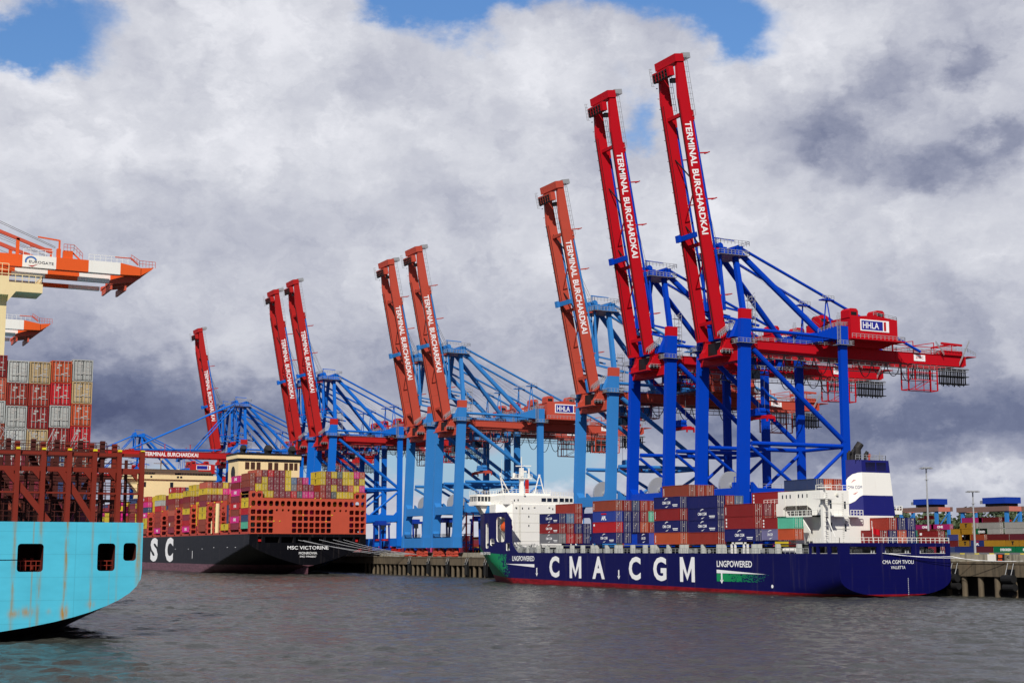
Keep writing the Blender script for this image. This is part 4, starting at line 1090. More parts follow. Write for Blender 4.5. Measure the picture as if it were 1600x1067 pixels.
# orange lifeboat in its bay
lb = thing('lifeboat', 'orange enclosed lifeboat in the tall opening of the dark blue bow', 'lifeboat', (X_(156.6), 199.3, 15.2))
mb = MB()
prof = [(-3.0, .35), (-2.4, .9), (-1, 1.15), (1.2, 1.15), (2.4, .9), (3.0, .4)]
n = 12
vs = []
for (d, r) in prof:
    for k in range(n):
        a = 2 * math.pi * k / n; vs.append((X_(156.6) + d, 198.9 + r * math.cos(a) * .95, 16.6 + 1.2 * r * math.sin(a) * (1.15 if math.sin(a) > 0 else .95)))
fs = [(i * n + k, i * n + (k + 1) % n, (i + 1) * n + (k + 1) % n, (i + 1) * n + k) for i in range(len(prof) - 1) for k in range(n)]
fs += [tuple(range(n)), tuple(range((len(prof) - 1) * n, len(prof) * n))]
mb.add(vs, fs); build(mb, 'hull', M_org, lb, smooth=True)
mb = MB(); mb.box((X_(156.6) - .9, 198.2, 17.6), (X_(156.6) + .9, 199.6, 18.4)); build(mb, 'cabin', M_org, lb)
mb = MB(); mb.beam((X_(156.6) - 2, 200.5, 13), (X_(156.6) - 2, 200.9, 19.8), .25); mb.beam((X_(156.6) + 2, 200.5, 13), (X_(156.6) + 2, 200.9, 19.8), .25); mb.beam((X_(156.6) - 2, 199.5, 19.5), (X_(156.6) + 2, 199.5, 19.5), .2); build(mb, 'davit', M_white, fo, )
mb = MB(); mb.box((-420.5, 197.6, 9.9), (-420.2, 197.7, 10.0)); 
# bow name
mb = MB(); put_text(mb, 'CMA CGM TIVOLI', (-412.6, SY - HB - .05, 8.5), (1, 0, 0), (0, 0, 1), .8, width=7.0, bold=.02)
build(mb, 'lettering', M_letter, ship)

# forward house with bridge
FX = -412.0
fh = MB()
fh.prism([(-431, 12), (-408, 12), (-408, 24.0), (-431, 24.0)], 1, 200.4, 223.6) if False else None
fh.prism([(FX - 16, 207.5), (FX - 3.0, 201.2), (FX + 3.0, 200.4), (FX + 6.6, 204.4), (FX + 6.6, 221.4), (FX + 2, 223.4), (FX - 3, 222.8), (FX - 16, 216.5)], 2, 9.1, 23.8)
hs = build(fh, 'deckhouse', M_white, ship)
mb = MB(); mb.box((FX - 10, 202, 23.8), (FX + 6.2, 221, 26.6)); mb.box((FX - 9, 204, 26.6), (FX + 4, 219, 27.4)); build(mb, 'bridge', M_white, hs)
def wing(sgn):
    y0_, y1_ = (197.2, 204) if sgn < 0 else (220, 227.0)
    mb = MB(); mb.box((FX - 9.5, y0_, 23.7), (FX - 4.0, y1_, 24.9)); mb.box((FX - 9.5, y0_, 26.4), (FX - 4.0, y1_, 27.1))
    mb.box((FX - 9.3, y0_ + .25, 24.9), (FX - 4.3, y0_ + .35, 26.4)); 
    if sgn < 0: mb.prism([(201.5, 23.7), (198.5, 23.7), (200.4, 21.0)], 0, FX - 8, FX - 5)
    else: mb.prism([(222, 23.7), (226, 23.7), (223.4, 21.0)], 0, FX - 8, FX - 5)
    w = build(mb, 'bridge_wing', M_white, hs)
    g = MB(); 
    g.box((FX - 9.2, y0_ + .2 if sgn < 0 else y0_, 24.95), (FX - 4.25, y1_ if sgn < 0 else y1_ - .2, 26.4))
    build(g, 'window', M_glass, w)
    f = MB()
    for k in range(6): yy = y0_ + .2 + k * 1.2; f.box((FX - 4.22, yy, 24.9), (FX - 4.12, yy + .22, 26.4))
    for k in range(5): xx = FX - 9.2 + k * 1.22; f.box((xx, y0_ + .12, 24.9), (xx + .2, y0_ + .2, 26.4)) if sgn < 0 else None
    build(f, 'window_frame', M_white, w)
    r = MB(); r.rail([(FX - 4.1, y0_, 27.1), (FX - 4.1, y1_, 27.1)], 1.1, 1.0, .05); r.rail([(FX - 9.4, y0_, 27.1), (FX - 4.1, y0_, 27.1)], 1.1, 1.2, .05); build(r, 'handrail', M_white, w)
wing(-1); wing(1)
mb = MB(); mb.box((FX + 1, 221.0, 23.8), (FX + 5.8, 226.2, 24.7)); mb.box((FX + 1, 221.0, 25.9), (FX + 5.8, 226.2, 26.6)); mb.prism([(221.4, 23.8), (225.2, 23.8), (221.4, 21.8)], 0, FX + 2, FX + 5)
for yy in (217.2, 219.0, 220.9, 222.8, 224.5, 225.9): mb.box((FX + 5.81, yy, 24.7), (FX + 5.9, yy + .3, 25.9)) if yy > 221 else None
bwg = build(mb, 'bridge_wing', M_white, hs)
mb = MB(); mb.box((FX + 1.2, 221.0, 24.7), (FX + 5.6, 226.0, 25.9)); build(mb, 'window', M_glass, bwg)
mb = MB()
for yy in (214.6, 216.6, 218.7): mb.box((FX + 6.2, yy, 24.75), (FX + 6.26, yy + 1.6, 25.85))
build(mb, 'window', M_glass, hs)
mb = MB(); mb.rail([(FX + 5.8, 219, 26.6), (FX + 5.8, 226.2, 26.6)], 1.1, .9, .05)
for k in range(34): mb.box((FX + 6.62, 206.5, 10 + k * .4), (FX + 6.68, 207.0, 10.06 + k * .4))
mb.box((FX + 6.62, 206.45, 9.2), (FX + 6.7, 206.52, 23.8)); mb.box((FX + 6.62, 206.98, 9.2), (FX + 6.7, 207.05, 23.8))
for zz in (12.6, 15.4, 18.2, 21.0): mb.box((FX + 6.61, 204.5, zz), (FX + 6.66, 221.3, zz + .07))
for yy, zz in ((205.4, 23.0), (211.8, 23.1), (217.0, 23.1), (208.4, 26.9)): mb.cbox((FX + 6.75, yy, zz), (.3, .5, .35))
build(mb, 'ladder', M_winch, hs)
mb = MB(); mb.rail([(FX - 4, 204, 27.4), (FX + 4, 204, 27.4), (FX + 4, 219, 27.4)], 1.1, 1.5, .05); mb.rail([(FX + 2, 200.4, 23.8), (FX + 6.6, 204.4, 23.8)], 1.1, 1.4, .05); build(mb, 'handrail', M_white, hs)
mb = MB()
for yy, zz in ((205.6, 22.3), (207.6, 22.3), (209.8, 22.3), (209.8, 19.8), (209.8, 17.0), (218.2, 22.2), (220.2, 22.2)): mb.box((FX + 6.6, yy, zz), (FX + 6.65, yy + .32, zz + .6))
for yy, zz in ((205.0, 24.7), (206.3, 24.8)): mb.box((FX + 6.2, yy, zz), (FX + 6.25, yy + .35, zz + .6))
build(mb, 'porthole', M_glass, hs)
mb = MB()
mx, my = FX - 1.5, 211.6
mb.beam((mx, my, 27.4), (mx, my, 35.5), 1.1); mb.box((mx - 1.2, my - 3.2, 32.0), (mx + 1.2, my + 3.2, 32.4)); mb.beam((mx, my, 35.5), (mx, my, 39), .2); mb.beam((mx, my - 2, 36), (mx, my + 3.4, 36.2), .3); mb.beam((mx, my + 2.6, 32.4), (mx, my + 2.6, 35.4), .4)
mb.tube((mx, my - 2.6, 32.4), (mx, my - 2.6, 33.8), .5, 10); mb.box((mx - .5, my - .5, 34), (mx + .5, my + 1.6, 34.6)); mb.rail([(mx + 1.2, my - 3.2, 32.4), (mx + 1.2, my + 3.2, 32.4)], 1, .8, .05)
for yy, yt in ((204.0, 202.9), (206.2, 202.9), (218.4, 216.9), (214.8, 216.4)): mb.beam((FX + 1, yy, 27.2), (FX + 1, yt, 32.6), .28)
mb.beam((FX + 1, 202.9, 32.6), (FX + 1, 202.9, 33.6), .3); mb.beam((FX + 1, 216.6, 32.4), (FX + 1, 216.6, 33.4), .5); mb.beam((FX + 1, 203.4, 30), (FX + 1, 205.0, 30), .15); mb.beam((FX + 1, 215.4, 30), (FX + 1, 217.6, 30), .15)
mb.beam((FX - 3, 205.4, 27), (FX - 3, 205.4, 38), .06)
build(mb, 'radar_mast', M_white, hs)
mb = MB(); mb.beam((mx + .6, my + 1.6, 27.4), (mx + .6, my + 1.6, 31.8), .9); build(mb, 'mast_ladder', MATS['crane red C'], hs)
# aft house (garage-like white block) and funnel
mb = MB(); AY = 204.8
mb.prism([(-278.4, 17.4), (-271.2, 17.4), (-271.2, 20.4), (-270.4, 21.0), (-261.5, 21.0), (-260.2, 19.4), (-250.5, 18.2), (-250.5, 22.8), (-272.4, 22.8), (-272.4, 20.2), (-278.4, 20.2)], 1, AY, AY + 15) if False else None
mb.box((-278.4, AY, 17.35), (-272.5, 212.6, 20.2)); mb.box((-272.5, AY, 17.35), (-270.8, 212.6, 22.8)); mb.box((-270.8, AY, 19.6), (-260.4, 212.6, 22.8)); mb.box((-260.4, AY, 11.3), (-257.4, 212.6, 22.8))
mb.box((-270.8, AY + 4.5, 9.2), (-260.4, 212.6, 19.6)); mb.prism([(-270.8, 19.0), (-270.8, 19.6), (-269.6, 19.6)], 1, AY, AY + .4); mb.prism([(-260.4, 18.6), (-260.4, 19.6), (-262.2, 19.6)], 1, AY, AY + .4)
ah = build(mb, 'aft_house', M_white, ship)
mb = MB(); mb.box((-266.5, AY - 2.4, 17.0), (-255.4, AY, 17.3)); mb.box((-257.4, AY - 2.4, 17.0), (-255.4, AY + 6, 17.3)); mb.prism([(-266.0, 17.0), (-262, 13.6), (-258.6, 13.6), (-258.6, 14.0), (-261.5, 17.0)], 1, AY - 2.2, AY - 1.9); mb.prism([(-264.5, 14.0), (-263.6, 11.3), (-262.2, 11.3), (-260.6, 14.0)], 1, AY - 3.5, AY - .5)
build(mb, 'gallery', M_white, ah)
mb = MB(); mb.rail([(-266.4, AY - 2.3, 17.3), (-255.5, AY - 2.3, 17.3), (-255.5, AY + 6, 17.3)], 1.1, 1.3, .05); mb.rail([(-259, AY + .1, 22.8), (-257.5, AY + .1, 22.8), (-257.5, 212.5, 22.8)], 1.1, 1.4, .05); mb.rail([(-278, AY + .1, 20.2), (-272.6, AY + .1, 20.2)], 1, 1.4, .04)
mb.rail([(-264.4, SY - HB + .3, 11.3) if False else (X_(9.9), SY - HB + .2, 11.3), (SX - .1, SY - HB + .2, 11.3), (SX - .1, SY + HB - .2, 11.3)], 1.1, 1.3, .05)
build(mb, 'handrail', M_white, ah)
mb = MB()
for xx in (-271.0, -269.6, -268.2, -265.2, -263.8, -262.2): mb.box((xx, AY - .04, 21.3), (xx + .38, AY, 22.1))
for xx in (-276.8, -275.2): mb.box((xx, AY - .04, 18.9), (xx + .36, AY, 19.6))
for zz in (18.8, 13.9): mb.box((-257.4, AY + 2.4, zz), (-257.36, AY + 3.0, zz + 1.9)); mb.box((-257.4, AY + 6.4, zz), (-257.36, AY + 6.9, zz + 1.6))
build(mb, 'porthole', M_glass, ah)
mb = MB()
for yy in (206.2, 210.6):
    for k in range(26): mb.box((-257.36, yy, 11.6 + k * .42), (-257.3, yy + .45, 11.66 + k * .42))
for zz in (14.4, 19.9): mb.box((-257.38, AY + .1, zz), (-257.32, 212.5, zz + .07))
for xx in (-262, -266, -270): mb.box((xx, AY - .06, 17.4), (xx + .08, AY - .01, 22.7))
for yy, zz in ((205.6, 16.6), (209.2, 21.9), (211.6, 16.0)): mb.cbox((-257.2, yy, zz), (.4, .5, .5))
build(mb, 'ladder', M_winch, ah)
# aft crane mast
mb = MB(); tx = -253.6; ty = 202.4
mb.beam((tx, ty, 11.3), (tx, ty, 20.6), .75); mb.beam((tx + 1.4, ty + .6, 11.3), (tx + 1.2, ty + .6, 20.6), .3); mb.box((tx - 1.8, ty - 1.3, 20.6), (tx + 2.6, ty + 1.3, 20.85)); mb.beam((tx + .6, ty, 20.8), (tx + .6, ty, 23), .3); mb.box((tx - .6, ty - .8, 23), (tx + 1.8, ty + .8, 23.3))
mb.beam((tx + 1.4, ty, 16.5), (tx + 3.8, ty, 12.4), .16); mb.beam((tx + 3.8, ty, 12.4), (tx + 3.8, ty, 11.3), .16); mb.rail([(tx - 1.8, ty - 1.3, 20.85), (tx + 2.6, ty - 1.3, 20.85)], .9, .9, .05)
for zz in range(12, 20): mb.beam((tx + .4, ty, zz), (tx + 1.3, ty + .6, zz), .06)
build(mb, 'aft_mast', M_white, ship)
# funnel: wedge plan, tapering upward, three painted bands
FNX = -259.0
def fun_ring(z):
    t = (z - 17.4) / 12.4; k = 1 - t
    a = FNX + .6 * k; yl, yr = 217.8 - .2 * k, 225.6 + .9 * k
    return [(a, yl, z), (a, yr, z), (a - 9, yr, z), (a - 8, yl + 4.5, z), (a - 2.4, yl - 2.5 - .2 * k, z)]
def fun_part(za, zb, m, nm):
    mb = MB(); A = fun_ring(za); B = fun_ring(zb); n = 5
    mb.add(A + B, [tuple(range(n - 1, -1, -1)), tuple(range(n, 2 * n))] + [(i, (i + 1) % n, n + (i + 1) % n, n + i) for i in range(n)])
    return build(mb, nm, m, fn)
M_navy = paint('funnel navy', (26, 28, 104), rough=.45, streak=.08)
mb = MB(); mb.prism([(FNX + .7, 212.2), (FNX + .7, 225.9), (FNX - 10, 225.9), (FNX - 10, 212.2)], 2, 11.3, 17.4); fn = build(mb, 'funnel', M_white, ship)
fun_part(17.4, 21.9, M_navy, 'lower_band'); fun_part(21.9, 27.0, M_white, 'middle_band'); fun_part(27.0, 29.8, M_navy, 'upper_band')
# swept corners of the white band on the slanted face
mb = MB()
def on_face(t, z):
    r = fun_ring(z); p = Vector(r[4]); q = Vector(r[0]); nrm = Vector((1, -1.2, 0)).normalized() * .03
    return p + (q - p) * t + nrm
mb2 = MB()
mb2.add([on_face(0, 27.02), on_face(1, 27.0), on_face(.75, 26.95), on_face(.4, 26.6), on_face(.12, 25.9), on_face(0, 25.3)], [(0, 1, 2, 3, 4, 5)]); build(mb2, 'curved_edge', M_navy, fn)
mb2 = MB(); mb2.add([on_face(1, 21.92), on_face(.8, 21.6), on_face(.5, 20.6), on_face(.2, 20.1), on_face(0, 19.9), on_face(0, 21.95)], [(0, 1, 2, 3, 4, 5)]); build(mb2, 'curved_edge', M_white, fn)
p0 = on_face(.06, 23.35); p1 = on_face(.96, 23.35); d = (p1 - p0)
mb = MB(); put_text(mb, 'CMA CGM', p0 + Vector((.02, -.03, 0)), d, (0, 0, 1), .72, width=d.length, bold=.0); build(mb, 'lettering', paint('logo dark blue', (40, 50, 110)), fn)
mb = MB()
for (ta, za, tb, zb) in ((.28, 24.6, .62, 25.3), (.38, 22.2, .70, 22.7)):
    a = on_face(ta, za); c = on_face(tb, zb); b_ = on_face((ta + tb) / 2, (za + zb) / 2 + (.35 if za > 24 else -.05)); nn = Vector((.03, -.03, 0)); mb.add([a + nn, b_ + nn, c + nn, (b_ + nn) - Vector((0, 0, .22))], [(0, 1, 2, 3)])
build(mb, 'emblem', MATS['crane red A'], fn)
mb = MB()
for k in range(8):
    for y0_ in (218.9, 222.0): mb.box((FNX + .02, y0_, 27.25 + k * .27), (FNX + .12, y0_ + 2.7, 27.38 + k * .27))
build(mb, 'louvre', M_black, fn)
M_pipe = paint('sooty pipe', (44, 42, 42), rough=.6, streak=.1)
for (yy, xx, r, hh) in ((219.4, -262.2, .85, 3.0), (217.4, -261.6, .42, 1.9), (221.6, -262, .4, 1.7), (216.2, -261.4, .4, 1.6)):
    mb = MB(); mb.tube((xx, yy, 29.8), (xx, yy, 29.8 + hh), r, 14); mb.tube((xx, yy, 29.8 + hh - .3), (xx + .3, yy + r * .9, 29.8 + hh + r * 1.0), r, 14); build(mb, 'exhaust_pipe', M_pipe, fn)
mb = MB(); mb.tube((-262, 222.6, 29.8), (-262, 222.6, 30.7), .2, 8); mb.tube((-262.2, 222.6, 31.0), (-261.8, 222.6, 31.0), .45, 10); build(mb, 'vent', MATS['crane red B'], fn)
mb = MB(); mb.rail([(FNX, 216.2, 29.8), (FNX, 224.8, 29.8), (FNX - 8.5, 224.8, 29.8)], 1.1, 1.1, .05); mb.beam((-260, 224, 29.8), (-260, 224, 31.8), .12); build(mb, 'handrail', M_steelg, fn)
mb = MB(); mb.box((FNX - 4, 226.3, 17.8), (FNX - .6, 229.6, 18.7)); mb.rail([(FNX - .6, 226.3, 18.7), (FNX - .6, 229.6, 18.7)], 1.0, .8, .08); build(mb, 'side_platform', M_white, fn)
mb = MB(); mb.box((FNX - .5, 212.2, 17.0), (FNX + 2.6, 215.6, 17.3)); mb.rail([(FNX + 2.6, 212.2, 17.3), (FNX + 2.6, 215.6, 17.3)], 1.2, .8, .06); build(mb, 'balcony', M_white, fn)
# ensign
fl_ = thing('ensign', 'small red flag on a white staff at the blue ship stern rail', 'flag', (SX - .6, 206.4, 11.3))
mb = MB(); mb.beam((SX - .6, 206.4, 11.3), (SX - .6, 206.4, 14.6), .09); build(mb, 'staff', M_white, fl_)
mb = MB(); N = 8
vs = []
for i in range(N + 1):
    for j in (0, 1): vs.append((SX - .6 + .12 * math.sin(i * 1.1), 206.45 + i * .22, 14.4 - j * 1.2 - i * .05))
mb.add(vs, [(2 * i, 2 * i + 1, 2 * i + 3, 2 * i + 2) for i in range(N)]); build(mb, 'flag_cloth', MATS['crane red A'], fl_)
# deck fittings: hatch coaming and stanchions
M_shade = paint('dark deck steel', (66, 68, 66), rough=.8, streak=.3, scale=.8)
M_post = paint('light grey posts', (186, 188, 182), rough=.6, streak=.25, scale=.8)
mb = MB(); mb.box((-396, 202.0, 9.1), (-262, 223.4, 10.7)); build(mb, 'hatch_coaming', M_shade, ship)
mb = MB(); mb.box((-378, 200.2, 11.0), (-262, 223.4, 11.2)); build(mb, 'hatch_cover', M_grey, ship)
ups = [-396, -390, -384, -378, -372.5, -366, -364.4, -358, -352, -346.5, -344.5, -339, -334, -332.2, -326, -320, -316.5, -314.6, -309, -303.2, -301.4, -294, -287.6, -285.6, -273.8, -271.9, -265.0, -257.6]
for x in ups:
    mb = MB(); mb.prism([(x - .42, 9.1), (x + .42, 9.1), (x + .26, 11.15), (x - .26, 11.15)], 1, 198.3, 199.4); build(mb, 'pedestal', M_post, ship)
mb = MB(); mb.rail([(-392, SY - HB + .25, 9.1), (-252.4, SY - HB + .25, 9.1)], 1.1, 1.6, .05); build(mb, 'handrail', M_deckg, ship)
mb = MB(); r2 = random.Random(3)
for i in range(70):
    x = r2.uniform(-395, -262); w = r2.uniform(.2, 1.0); mb.cbox((x, r2.uniform(198.4, 200.2), 9.1 + .5), (w, r2.uniform(.2, .8), r2.uniform(.5, 1.4)))
build(mb, 'deck_gear', M_deckg, ship)
mb = MB(); r2 = random.Random(4)
for i in range(46):
    x = r2.uniform(-403, -380); y = r2.uniform(198.2, 204); z = 9.2; hgt = r2.uniform(.8, 2.6); mb.beam((x, y, z), (x + r2.uniform(-1, 1), y, z + hgt), .18); 
for zz in (10.4, 11.4): mb.beam((-404, 198.6, zz), (-379, 198.6, zz), .2)
mb.beam((-398, 198.8, 12.2), (-404, 198.8, 17.5), .2); mb.beam((-396.8, 198.8, 12.2), (-402.8, 198.8, 17.5), .2)
build(mb, 'foredeck_gear', M_deckg, ship)
mb = MB(); mb.tube((-263.5, 199.4, 9.8), (-259.2, 199.4, 9.8), .55, 12); build(mb, 'raft_canister', M_white, ship)
mb = MB()
for x in (-282.6, -281.2, -277.8, -276.4): mb.box((x, 198.6, 9.1), (x + .5, 198.9, 11.6))
mb.box((-282.6, 198.6, 11.2), (-275.9, 198.9, 11.6)); build(mb, 'deck_arch', M_white, ship)

G = 'containers aboard the dark blue ship'
stack(-365.4, 11.2, 11.7, 2.8, 198.5, [['grey:cma', 'darkred:cma', 'navy:cma'], ['red', 'darkred', 'greyblue'], ['darkred', 'navy', 'darkred', 'redbrown'], ['navy', 'navy:cma']], 'stack beside the white bridge', G)
stack(-334.4, 11.5, 11.6, 2.82, 198.5, [['navy:cma', 'red:sq', 'blue:apl', 'brown:col'], ['navy', 'navy', 'navy', 'darkred'], [None, 'navy', 'navy', 'slate'], [None, 'orange', 'darkred', 'redbrown'], [None, 'redbrown', 'teal', 'redbrown'], [None, 'darkred', 'navy', 'redbrown']], 'second stack from white bridge', G)
container(-326.2, 203.8, 11.5, 5.7, 2.75, 'navy', 'short navy container with white lettering low in the gap of the blue ship deck', G, logo='cma')
container(-320.4, 203.8, 11.5, 5.7, 2.75, 'violet', 'short violet blue container low in the gap of the blue ship deck', G)
stack(-303.8, 11.4, 11.25, 2.9, 198.5, [['orange:col', 'navy:cma', 'darkred:col', 'navy:cma'], ['redbrown', 'darkred', 'navy', 'navy', 'brown:col'], ['navy', 'redbrown', 'navy', 'darkred', 'redbrown'], ['navy', 'navy', 'darkred', 'redbrown', 'brown']], 'tallest stack amidships blue ship', G)
stack(-287.9, 12.0, 11.2, 2.85, 198.5, [['redbrown', 'navy:cma', 'navy:cma', 'navy'], ['navy', 'darkred', 'navy', 'redbrown'], ['navy', 'navy', 'darkred', 'greyblue'], ['darkred', 'navy', 'navy']], 'stack just right of tallest', G)
stack(-273.2, 11.5, 11.8, 2.83, 198.5, [['navy:cma', 'darkred:tri', 'darkred:col'], ['navy', 'redbrown', 'maroon'], ['navy', 'darkred', 'darkred'], ['navy', 'navy', 'darkred', 'darkred:tri']], 'stack left of white aft house', G)
stack(-264.7, 5.7, 12.0, 2.46, 198.5, [['lilac:cma', 'darkred:tri']], 'left short pair under white overhang', G)
stack(-258.8, 5.7, 12.0, 2.46, 198.5, [['orange', 'teal']], 'right short pair under white overhang', G)
stack(-259.3, 11.0, 22.95, 2.45, 204.9, [['slate'], ['orange'], ['redbrown']], 'on white aft house roof', G, pitch=2.5, Wd=2.44)
stack(-252.0, 5.9, 11.4, 2.75, 216.1, [['darkred:col', None], ['navy', 'redbrown:col'], ['orange', 'navy'], ['navy', 'navy']], 'behind stern rail below funnel', G)
# hatch pattern behind the posts
# stern mooring line of the blue ship
def rope(pts, lab, r=.06, m=None):
    mb = MB(); P = []
    for i in range(len(pts) - 1):
        a, b_ = Vector(pts[i]), Vector(pts[i + 1]); sag = (b_ - a).length * .02
        for k in range(7): t = k / 6; p = a + (b_ - a) * t; p.z -= sag * 4 * t * (1 - t); P.append(p)
    mb.poly(P, r, 5); return tag(build(mb, 'mooring_rope', m or M_letter), lab, 'rope', 'mooring ropes')
rope([(SX + .1, 208.2, 9.2), (SX + 1.5, 226, 8.5), (-238, 231.2, 7.6)], 'white mooring rope from the middle stern opening of the blue ship')
rope([(SX + .1, 210, 9.15), (SX + 1.9, 226.6, 8.2), (-226, 231.5, 7.6)], 'long white mooring rope running to the quay right of the blue ship')
# ================================================================== black ship
VX, VY, VB = -580.0, 199.0, 25.0
def zb_black(s): return max(-3.0, 3.4 - max(0, s - 3) * .16)
def hb_black(s, z):
    h = VB
    zc = 12.4 - s * .17; zm = 3.4 - max(0, s - 3) * .16
    if s < 90 and z < zc:
        t = min(1, (zc - z) / max(.5, (zc - zm))); h = VB * max(0, 1 - t ** 1.3) ** .85
    if s > 330:
        f = min(1, max(0, z / 17)); q = min(1, (s - 330 - 20 * f) / (60)) if s > 330 + 20 * f else 0; h = VB * (1 - q ** 2) ** .6
    return max(0, h)
M_bk = mat_hull('black hull paint', (12, 12, 17), (112, 76, 86), 3.9)
sv = thing('container_ship', 'big black container ship seen from astern with orange-red lashing bridges', 'ship', (VX, VY, 0))
sts = [i * 1.5 for i in range(66)] + [100, 200, 330, 350, 365, 375, 385, 390, 392]
FV = [i / 44 for i in range(45)]
h = build(hull_mb(VX, VY, sts, FV, hb_black, lambda s: 16.4, zb_black), 'hull', M_bk, sv, origin=(VX, VY, 0)); clean(h); soften(h)
mb = MB(); mb.hexa([(VX - 1.2, VY - .25, -1), (VX - 1.2, VY + .25, -1), (VX - 30, VY + 1, -1), (VX - 30, VY - 1, -1)][::-1], [(VX - .6, VY - .3, 3.6), (VX - .6, VY + .3, 3.6), (VX - 30, VY + 1, 3.0), (VX - 30, VY - 1, 3.0)][::-1]); build(mb, 'skeg', M_bk, sv, origin=(VX, VY, 0))
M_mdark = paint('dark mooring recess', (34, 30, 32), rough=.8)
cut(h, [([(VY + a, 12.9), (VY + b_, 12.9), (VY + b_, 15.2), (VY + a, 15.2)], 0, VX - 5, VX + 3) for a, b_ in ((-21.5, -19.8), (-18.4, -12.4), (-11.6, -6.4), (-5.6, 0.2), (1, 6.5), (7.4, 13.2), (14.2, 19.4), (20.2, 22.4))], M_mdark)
M_lash = paint('lashing bridge orange', (188, 80, 58), rough=.55, streak=.2, scale=.6, dirt=(.2, .06, .03))
M_ored = paint('deck red', (176, 70, 56), rough=.6, streak=.25, scale=.6)
M_cream = paint('cream paint', (236, 214, 164), rough=.45, streak=.12, scale=.3)
mb = MB(); mb.mat(0)
for yy in (-20.6, 20.9): mb.cbox((VX - .8, VY + yy, 13.8), (1.0, 1.2, .9))
build(mb, 'fairlead', MATS['crane red C'], sv)
mb = MB()
put_text(mb, 'MSC VICTORINE', (VX + .06, 190.0, 10.2), (0, 1, 0), (0, 0, 1), 1.45, width=17.6, bold=.015)
put_text(mb, 'MONROVIA', (VX + .06, 194.9, 8.25), (0, 1, 0), (0, 0, 1), 1.0, width=7.8, bold=.008)
put_text(mb, 'IMO 9946867', (VX + .06, 195.4, 7.0), (0, 1, 0), (0, 0, 1), .75, width=7.0, bold=.003)
yv = VY - VB - .05
for ch, a, b_ in (('S', -749.6, -734.2), ('C', -719.0, -703.4), ('M', -800, -781)):
    put_text(mb, ch, (a, yv, 4.4), (1, 0, 0), (0, 0, 1), 11.6, width=b_ - a, bold=.05)
for x in (-600, -612, -633, -652, -676, -700): mb.box((x, yv, 10.4 if x < -640 else 11), (x + 1.5, yv + .02, 10.6 if x < -640 else 11.2))
mb.box((-668.2, yv, 6.2), (-667.6, yv + .02, 9.6))
build(mb, 'lettering', M_letter, sv)
# deck edge
mb = MB(); mb.box((VX - 300, VY - VB + .1, 16.4), (VX - .2, VY - VB + .5, 17.3)); mb.box((VX - 300, VY + VB - .5, 16.4), (VX - .2, VY + VB - .1, 17.3)); mb.box((VX - 300, VY - VB + 2.6, 16.4), (VX - 3, VY + VB - 2.6, 17.9)); build(mb, 'deck', M_ored, sv)
# lashing bridge at the stern: plate with rows of rounded openings
def plate(name, x, rects, holes, mat, par, th=.5):
    """flat plate in the YZ plane at x made of a 2D outline with holes"""
    cu = bpy.data.curves.new('p', 'CURVE'); cu.dimensions = '2D'; cu.fill_mode = 'BOTH'; cu.extrude = th / 2
    for pts in [rects] + holes:
        sp_ = cu.splines.new('POLY'); sp_.points.add(len(pts) - 1)
        for i, (a, b_) in enumerate(pts): sp_.points[i].co = (a, b_, 0, 1)
        sp_.use_cyclic_u = True
    ob = bpy.data.objects.new('p', cu); COL.objects.link(ob); bpy.context.view_layer.update()
    me = bpy.data.meshes.new_from_object(ob.evaluated_get(bpy.context.evaluated_depsgraph_get()))
    bpy.data.objects.remove(ob); bpy.data.curves.remove(cu)
    mb = MB(); mb.add([(x - v.co.z, v.co.x, v.co.y) for v in me.vertices], [tuple(p.vertices) for p in me.polygons]); bpy.data.meshes.remove(me)
    return build(mb, name, mat, par)
cols20 = [VY - VB + .2 + 2.48 * i for i in range(20)]
out = [(VY - VB, 16.5), (VY + VB, 16.5), (VY + VB, 33.6), (VY + VB - 5.2, 33.6), (VY + VB - 5.2, 30.9), (VY - VB + 5.2, 30.9), (VY - VB + 5.2, 33.6), (VY - VB, 33.6)]
holes = []
def circ(cy, cz, r, ry=None): ry = ry or r; return [(cy + r * math.cos(k * math.pi / 6), cz + ry * math.sin(k * math.pi / 6)) for k in range(12)]
for i, y in enumerate(cols20):
    c = y + 1.24; solid = 7 <= i + 1 <= 9 or 15 <= i + 1 <= 17 if False else (4 <= i <= 6 or 14 <= i <= 16)
    if i < 2 or i > 17: holes.append(circ(c, 32.0, .85, 1.0))
    holes.append(rrect(c - .88, c + .88, 27.6, 29.8, .7, 3))
    if solid: holes.append(circ(c, 26.0, .5))
    else:
        for zz in (24.4, 21.8, 19.2, 16.9): holes.append(rrect(c - (.98 if (i % 2) else .98), c + .98, zz, zz + 1.85, .35, 2))
plate('lashing_bridge', VX - .5, out, holes, M_lash, sv)
mb = MB()
for y in (VY - VB + .3, VY + VB - .3): mb.box((VX - 2.4, y - .3, 16.5), (VX - .8, y + .3, 33.4))
for zz in (18.9, 21.5, 24.1, 27.0, 30.6): mb.box((VX - 2.4, VY - VB, zz), (VX - .8, VY + VB, zz + .12))
build(mb, 'lashing_platform', M_ored, sv)
mb = MB(); r2 = random.Random(9)
for i, y in enumerate(cols20):
    if r2.random() < .55: mb.cbox((VX - .2, y, r2.choice([30.95, 33.6 if i < 2 or i > 17 else 30.95, 27.2, 24.2, 21.6])), (.25, .45, .35))
build(mb, 'deck_lamp', M_yel, sv)
